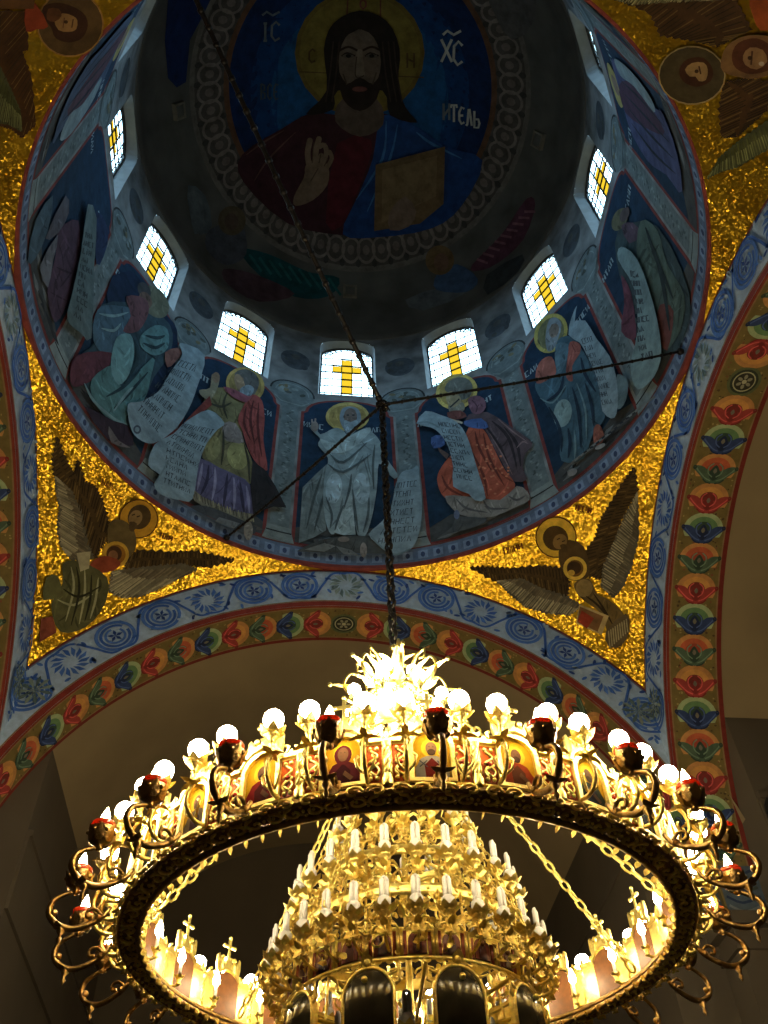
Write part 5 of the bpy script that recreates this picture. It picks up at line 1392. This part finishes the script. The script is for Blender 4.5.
tier_hoop(.31, 4.30, .05, .2, 4.55); tier_hoop(.50, 4.06, .055, .5, 4.14); tier_hoop(.60, 3.785, .06, .1, 3.82)
multi(socket_proto(.42, 4.37, .31, 4.32, 1), [7+360/16*i for i in range(16)])
multi(socket_proto(.64, 3.995, .50, 4.08, 2), [-178.6+15*i for i in range(24)])
multi(socket_proto(.76, 3.635, .60, 3.81, 3, 'gold2'), [-176.5+12*i for i in range(30)])
multi(socket_proto(.42, 3.22, .30, 3.30, 4), [10+30*i for i in range(12)])
# leafwork filling the cone between the tiers
mb = MB(); R = random.Random(5)
def cone_r(z): return np.interp(z, [3.45, 3.6, 3.95, 4.3, 4.6], [.70, .70, .55, .36, .2])
for i in range(1250):
    z = R.uniform(3.47, 4.36); t = R.uniform(0, 2*PI); r = cone_r(z)*R.uniform(.9, 1.03)
    e = Vector((math.sin(t), math.cos(t), 0)); et = Vector((math.cos(t), -math.sin(t), 0))
    if (4.04 < z < 4.13 or 3.77 < z < 3.86) and R.random() < .8: continue
    if R.random() < .35: mb.ball(e*r*1.02+Vector((0, 0, z)), R.uniform(.008, .016), 6, 4)
    a = R.uniform(0, 2*PI); d = et*math.cos(a)+Vector((0, 0, 1))*math.sin(a)+e*.35
    mb.petal(e*r+Vector((0, 0, z)), d, e, R.uniform(.03, .065), R.uniform(.012, .020), R.uniform(.2, .8))
for i in range(150):
    z = R.uniform(3.45, 4.3); t = R.uniform(0, 2*PI); r = cone_r(z)*1.0; e = Vector((math.sin(t), math.cos(t), 0)); et = Vector((math.cos(t), -math.sin(t), 0)); c = e*r+Vector((0, 0, z)); ph = R.uniform(0, 6)
    mb.tube([c+et*(.05*math.cos(a+ph)*(1-a/9))+Vector((0, 0, .05*math.sin(a+ph)*(1-a/9))) for a in [q*.8 for q in range(9)]], .007, 4)
prop(mb.build('leafwork', M['gold2'], chand, OFF), None, None, None, 'stuff')
# bottom ring of small icon plaques and the hanging lobes
mb = MB()
mb.lathe([(.66, 3.43), (.672, 3.428), (.676, 3.44), (.66, 3.452), (.645, 3.44), (.66, 3.43)], 72)
mb.lathe([(.63, 3.58), (.645, 3.575), (.65, 3.59), (.63, 3.60), (.63, 3.58)], 72)
for k in range(8):
    t = 2*PI*k/8; mb.tube([(.02*math.sin(t), .02*math.cos(t), 3.3), (.3*math.sin(t), .3*math.cos(t), 3.36), (.65*math.sin(t), .65*math.cos(t), 3.44)], .011, 5)
for i in range(72):
    t = 2*PI*i/72; mb.petal((.665*math.sin(t), .665*math.cos(t), 3.435), (math.sin(t)*.4, math.cos(t)*.4, -1), (math.sin(t), math.cos(t), 0), .045, .02, .4)
mb.build('base_ring', M['gold'], chand, OFF)
def plaque_proto():
    mb = MB(); r = .648
    mb.prism([(-.078, 3.45), (.078, 3.45), (.076, 3.58), (-.076, 3.58)], r-.008, r, 0)
    mb.prism(arch_pts(.045, 3.462, 3.568), r, r+.007, 1, lin((120, 52, 26)))
    mb.prism(arch_pts(.022, 3.465, 3.535), r+.007, r+.010, 1, lin((70, 26, 20)))
    mb.ball((0, r+.010, 3.54), .014, 8, 5, mat=1, col=lin((130, 84, 50)))
    for s_ in (-1, 1):
        mb.prism([(s_*.052, 3.455), (s_*.072, 3.455), (s_*.072, 3.572), (s_*.052, 3.572)], r, r+.006, 1, lin((150, 66, 20)))
        mb.tube([(s_*.077, r+.006, 3.45), (s_*.077, r+.006, 3.58)], .009, 6)
    o = mb.build('icon_plaque', [M['gold2'], M['enamel']], None, OFF); o['label'] = 'small brown icon plaque'; return o
multi(plaque_proto(), [-176.5+15*i for i in range(24)])
def lobe_proto():
    mb = MB(); n = 12
    w = .125; pts = arch_pts(w, 3.02, 3.40, 14)
    # domed dark plate inside a gold edge
    vs = [(x, .685+.0*z, z) for x, z in pts]; m = len(pts)
    inn = [(x*.55, .735, 3.02+(z-3.02)*.8) for x, z in pts]; back = [(x, .655, z) for x, z in pts]
    fs = [(i, (i+1) % m, (i+1) % m+m, i+m) for i in range(m)]+[tuple(range(m, 2*m))]
    mb.add(vs+inn, fs, 1, smooth=True); mb.add(vs+back, [(i, (i+1) % m, (i+1) % m+m, i+m) for i in range(m)]+[tuple(range(m, 2*m))], 0)
    mb.tube([(x, .688, z) for x, z in pts], .010, 6, closed=True)
    mb.ball((0, .69, 3.425), .022, 8, 6); mb.petal((0, .69, 3.41), (0, .3, 1), (0, 1, 0), .06, .03, .3)
    mb.ball((0, .742, 3.33), .016, 8, 6)
    for s_ in (-1, 1): mb.tube([(s_*.10, .69, 3.35), (s_*.15, .69, 3.37), (s_*.155, .69, 3.32), (s_*.135, .69, 3.31)], .008, 5)
    o = mb.build('hanging_lobe', [M['gold2'], M['lobe']], None, OFF); o['label'] = 'dark domed lobe with gold edge'; return o
multi(lobe_proto(), [-156+36*i for i in range(10)])
# ---- crown at the top
mb = MB()
mb.lathe([(.02, 5.60), (.12, 5.58), (.20, 5.52), (.21, 5.48), (.20, 5.44), (.19, 5.46), (.19, 5.50), (.11, 5.56), (.02, 5.57)], 24)
mb.lathe([(.24, 5.12), (.26, 5.11), (.265, 5.14), (.25, 5.17), (.235, 5.16), (.24, 5.12)], 32)
for k in range(8):
    t = 2*PI*k/8; e = Vector((math.sin(t), math.cos(t), 0))
    P = cat_rom([(.19, 5.50), (.30, 5.50), (.37, 5.60), (.33, 5.70), (.26, 5.70)], 4, False)
    mb.tube([(q*e[0], q*e[1], z) for q, z in P], [.016-.008*i/len(P) for i in range(len(P))], 5)
    mb.petal(e*.26+Vector((0, 0, 5.54)), e*.5+Vector((0, 0, 1)), e, .15, .028, 1.1); mb.ball(e*.47+Vector((0, 0, 5.60)), .018, 7, 5)
    mb.petal(e*.13+Vector((0, 0, 5.60)), e*.3+Vector((0, 0, 1)), e, .15, .028, 1.0); mb.tube([e*.12+Vector((0, 0, 5.62)), e*.20+Vector((0, 0, 5.78)), e*.28+Vector((0, 0, 5.80)), e*.27+Vector((0, 0, 5.73)), e*.23+Vector((0, 0, 5.74))], [.014, .014, .012, .010, .008], 6)
    mb.petal(e*.21+Vector((0, 0, 5.47)), e*.9+Vector((0, 0, -.5)), Vector((0, 0, 1)), .14, .035, .6)
    P = cat_rom([(.20, 5.46), (.27, 5.36), (.22, 5.26), (.25, 5.15)], 4, False)
    mb.tube([(q*e[0], q*e[1], z) for q, z in P], .011, 5)
    mb.petal(e*.25+Vector((0, 0, 5.13)), e+Vector((0, 0, -.3)), Vector((0, 0, 1)), .10, .03, .6)
for k in range(6):
    t = 2*PI*k/6; e = Vector((math.sin(t), math.cos(t), 0))
    mb.petal(e*.02+Vector((0, 0, 5.80)), e*.5+Vector((0, 0, 1)), e, .11, .024, 1.0)
mb.ball((0, 0, 5.97), .03, 10, 8)
mb.build('crown', M['gold'], chand, OFF)
def crown_bulb(r, z):
    mb = MB()
    cup(mb, (0, r), .05, z-.075); mb.tube([(0, r-.09, z-.09), (0, r-.04, z-.12), (0, r, z-.09)], .009, 5)
    o = mb.build('crown_candle', M['gold'], None, OFF)
    b = MB(); b.lathe([(.016, z-.07), (.018, z-.05), (.040, z-.02), (.045, z), (.040, z+.022), (.026, z+.038), (.001, z+.046)], 14, (0, r))
    q = b.build('bulb', M['bulb'], o, OFF); q['label'] = 'lit round bulb'; return o
multi(crown_bulb(.33, 5.46), [22.5+45*i for i in range(8)])
multi(crown_bulb(.34, 5.19), [45*i for i in range(8)])
multi(crown_bulb(.19, 5.33), [15+60*i for i in range(6)])  # extra bulbs added inside the crown to make it glow brighter
multi(crown_bulb(.14, 5.70), [30+90*i for i in range(4)])
# ---- suspension chains from the crown to the ring
def chain_mesh(p0, p1, link, r, wid, mb=None):
    mb = mb or MB(); a, b = Vector(p0), Vector(p1); d = (b-a); L = d.length; d.normalize(); u = d.orthogonal().normalized(); w = d.cross(u)
    n = max(2, int(L/(link*.82)))
    for i in range(n):
        c = a+d*(L*(i+.5)/n); s_ = u if i % 2 else w
        mb.tube([c+d*(link*.5*math.cos(2*PI*k/8))+s_*(wid*math.sin(2*PI*k/8)) for k in range(8)], r, 5, closed=True)
    return mb
for az in (-92, -140, -174, 171, 140, 106, 74, 20, -40):
    t = rad(az); e = (math.sin(t), math.cos(t))
    chain_mesh((.2*e[0], .2*e[1], 5.46), (1.48*e[0], 1.48*e[1], 3.83), .085, .0085, .021).build('suspension_chain', M['gold'], chand, OFF)
# chains from the cone's shoulders down to its base ring
for az in (78, -78, 140, -140):
    t = rad(az); e = (math.sin(t), math.cos(t))
    chain_mesh((.2*e[0], .2*e[1], 5.10), (.80*e[0], .80*e[1], 3.62), .06, .006, .016).build('cone_chain', M['gold'], chand, OFF)

# ================================================================== CABLES
KN = Vector((CHX, CHY, 9.30))
def cable(az, z, label, rc=.017):
    mb = MB(); e = Vector((math.sin(rad(az))*(RD-.06), math.cos(rad(az))*(RD-.06), z)); a = KN.copy()
    d = (e-a).normalized(); L = (e-a).length
    mb.tube([a+d*(L*i/24)+Vector((0, 0, -.05*math.sin(PI*i/24))) for i in range(25)], rc, 6)
    for i in range(int(L/.16)):
        c = a+d*(.16*i+.08); c.z -= .05*math.sin(PI*(.16*i+.08)/L); mb.ball(c, rc*1.5, 6, 4)
    mb.ball(e, .05, 8, 6)
    o = mb.build('support_cable', M['rope']); prop(o, label, 'cable', 'cables holding up the chandelier chain')
    return o
cable(88.1, 11.17, 'dark cable running right from the knot to the drum edge')
cable(-26.3, 11.07, 'dark cable slanting down left from the knot across the grey prophet')
cable(-150, 11.12, 'long dark cable rising up left across the roundel', .026)
mb = chain_mesh(KN, (CHX, CHY, 5.98), .10, .016, .030)
mb.tube([(CHX+.022*math.cos(i*.9), CHY+.022*math.sin(i*.9), 9.30-(9.30-5.98)*i/90) for i in range(91)], .010, 5)
mb.ball(KN, .05, 10, 8)
for k in range(5): mb.tube([KN+Vector((.055*math.cos(a+k), .055*math.sin(a+k)*math.cos(k), .05*math.sin(a)*math.sin(k)-.01*k)) for a in [q*.7 for q in range(9)]], .013, 5)
for k in range(5):
    a = 2*PI*k/5; mb.tube([KN, KN+Vector((.06*math.cos(a), .06*math.sin(a), -.04)), KN+Vector((.08*math.cos(a), .08*math.sin(a), -.10))], .008, 4)
o = mb.build('hanging_chain', M['rope']); prop(o, 'thick dark chain from the cable knot down to the chandelier crown', 'chain')

# ================================================================== WORLD, CAMERA, VIEW
w = bpy.data.worlds.new('World'); sc.world = w; w.use_nodes = True
nt = w.node_tree; bg = nt.nodes['Background']
tc = N(nt, 'ShaderNodeTexCoord'); sx = N(nt, 'ShaderNodeSeparateXYZ'); cr = N(nt, 'ShaderNodeValToRGB')
nt.links.new(tc.outputs['Generated'], sx.inputs[0]); mr = N(nt, 'ShaderNodeMapRange'); mr.inputs[1].default_value = -1; mr.inputs[2].default_value = 1
nt.links.new(sx.outputs['Z'], mr.inputs[0]); nt.links.new(mr.outputs[0], cr.inputs[0])
e = cr.color_ramp.elements; e[0].position = .48; e[0].color = (.035, .035, .03, 1); e[1].position = .53; e[1].color = (.54, .78, 1, 1)
e2 = cr.color_ramp.elements.new(.75); e2.color = (.58, .83, 1, 1)
nt.links.new(cr.outputs[0], bg.inputs['Color']); bg.inputs['Strength'].default_value = SKY
for k in range(12):
    az = rad(30*k); L = bpy.data.lights.new('window_daylight', 'AREA'); L.shape = 'RECTANGLE'; L.size = 2*WW; L.size_y = WZ1-WZ0
    L.cycles.is_portal = True
    o = bpy.data.objects.new('window_daylight', L); COL.objects.link(o); r = RD+.45
    o.location = (r*math.sin(az), r*math.cos(az), (WZ0+WZ1)/2)
    o.rotation_euler = Vector((-math.sin(az), -math.cos(az), 0)).to_track_quat('-Z', 'Y').to_euler()
cam = bpy.data.cameras.new('camera'); co = bpy.data.objects.new('camera', cam); COL.objects.link(co)
cam.sensor_fit = 'HORIZONTAL'; cam.sensor_width = 36; cam.lens = 36*FPX/768; cam.clip_start = .05; cam.clip_end = 100
Mx = Matrix.Identity(4)
for i in range(3):
    Mx[i][0] = CX[i]; Mx[i][1] = CY[i]; Mx[i][2] = -FW[i]; Mx[i][3] = CP[i]
co.matrix_world = Mx
sc.camera = co
vs = sc.view_settings
sc.display_settings.display_device = 'sRGB'
vs.view_transform = 'Standard'; vs.look = 'None'; vs.exposure = 0.0; vs.gamma = 1.0; vs.use_curve_mapping = False
try:
    sc.cycles.use_denoising = True; sc.cycles.sample_clamp_indirect = 8; sc.cycles.max_bounces = 6
    sc.cycles.caustics_reflective = False; sc.cycles.caustics_refractive = False
except Exception: pass
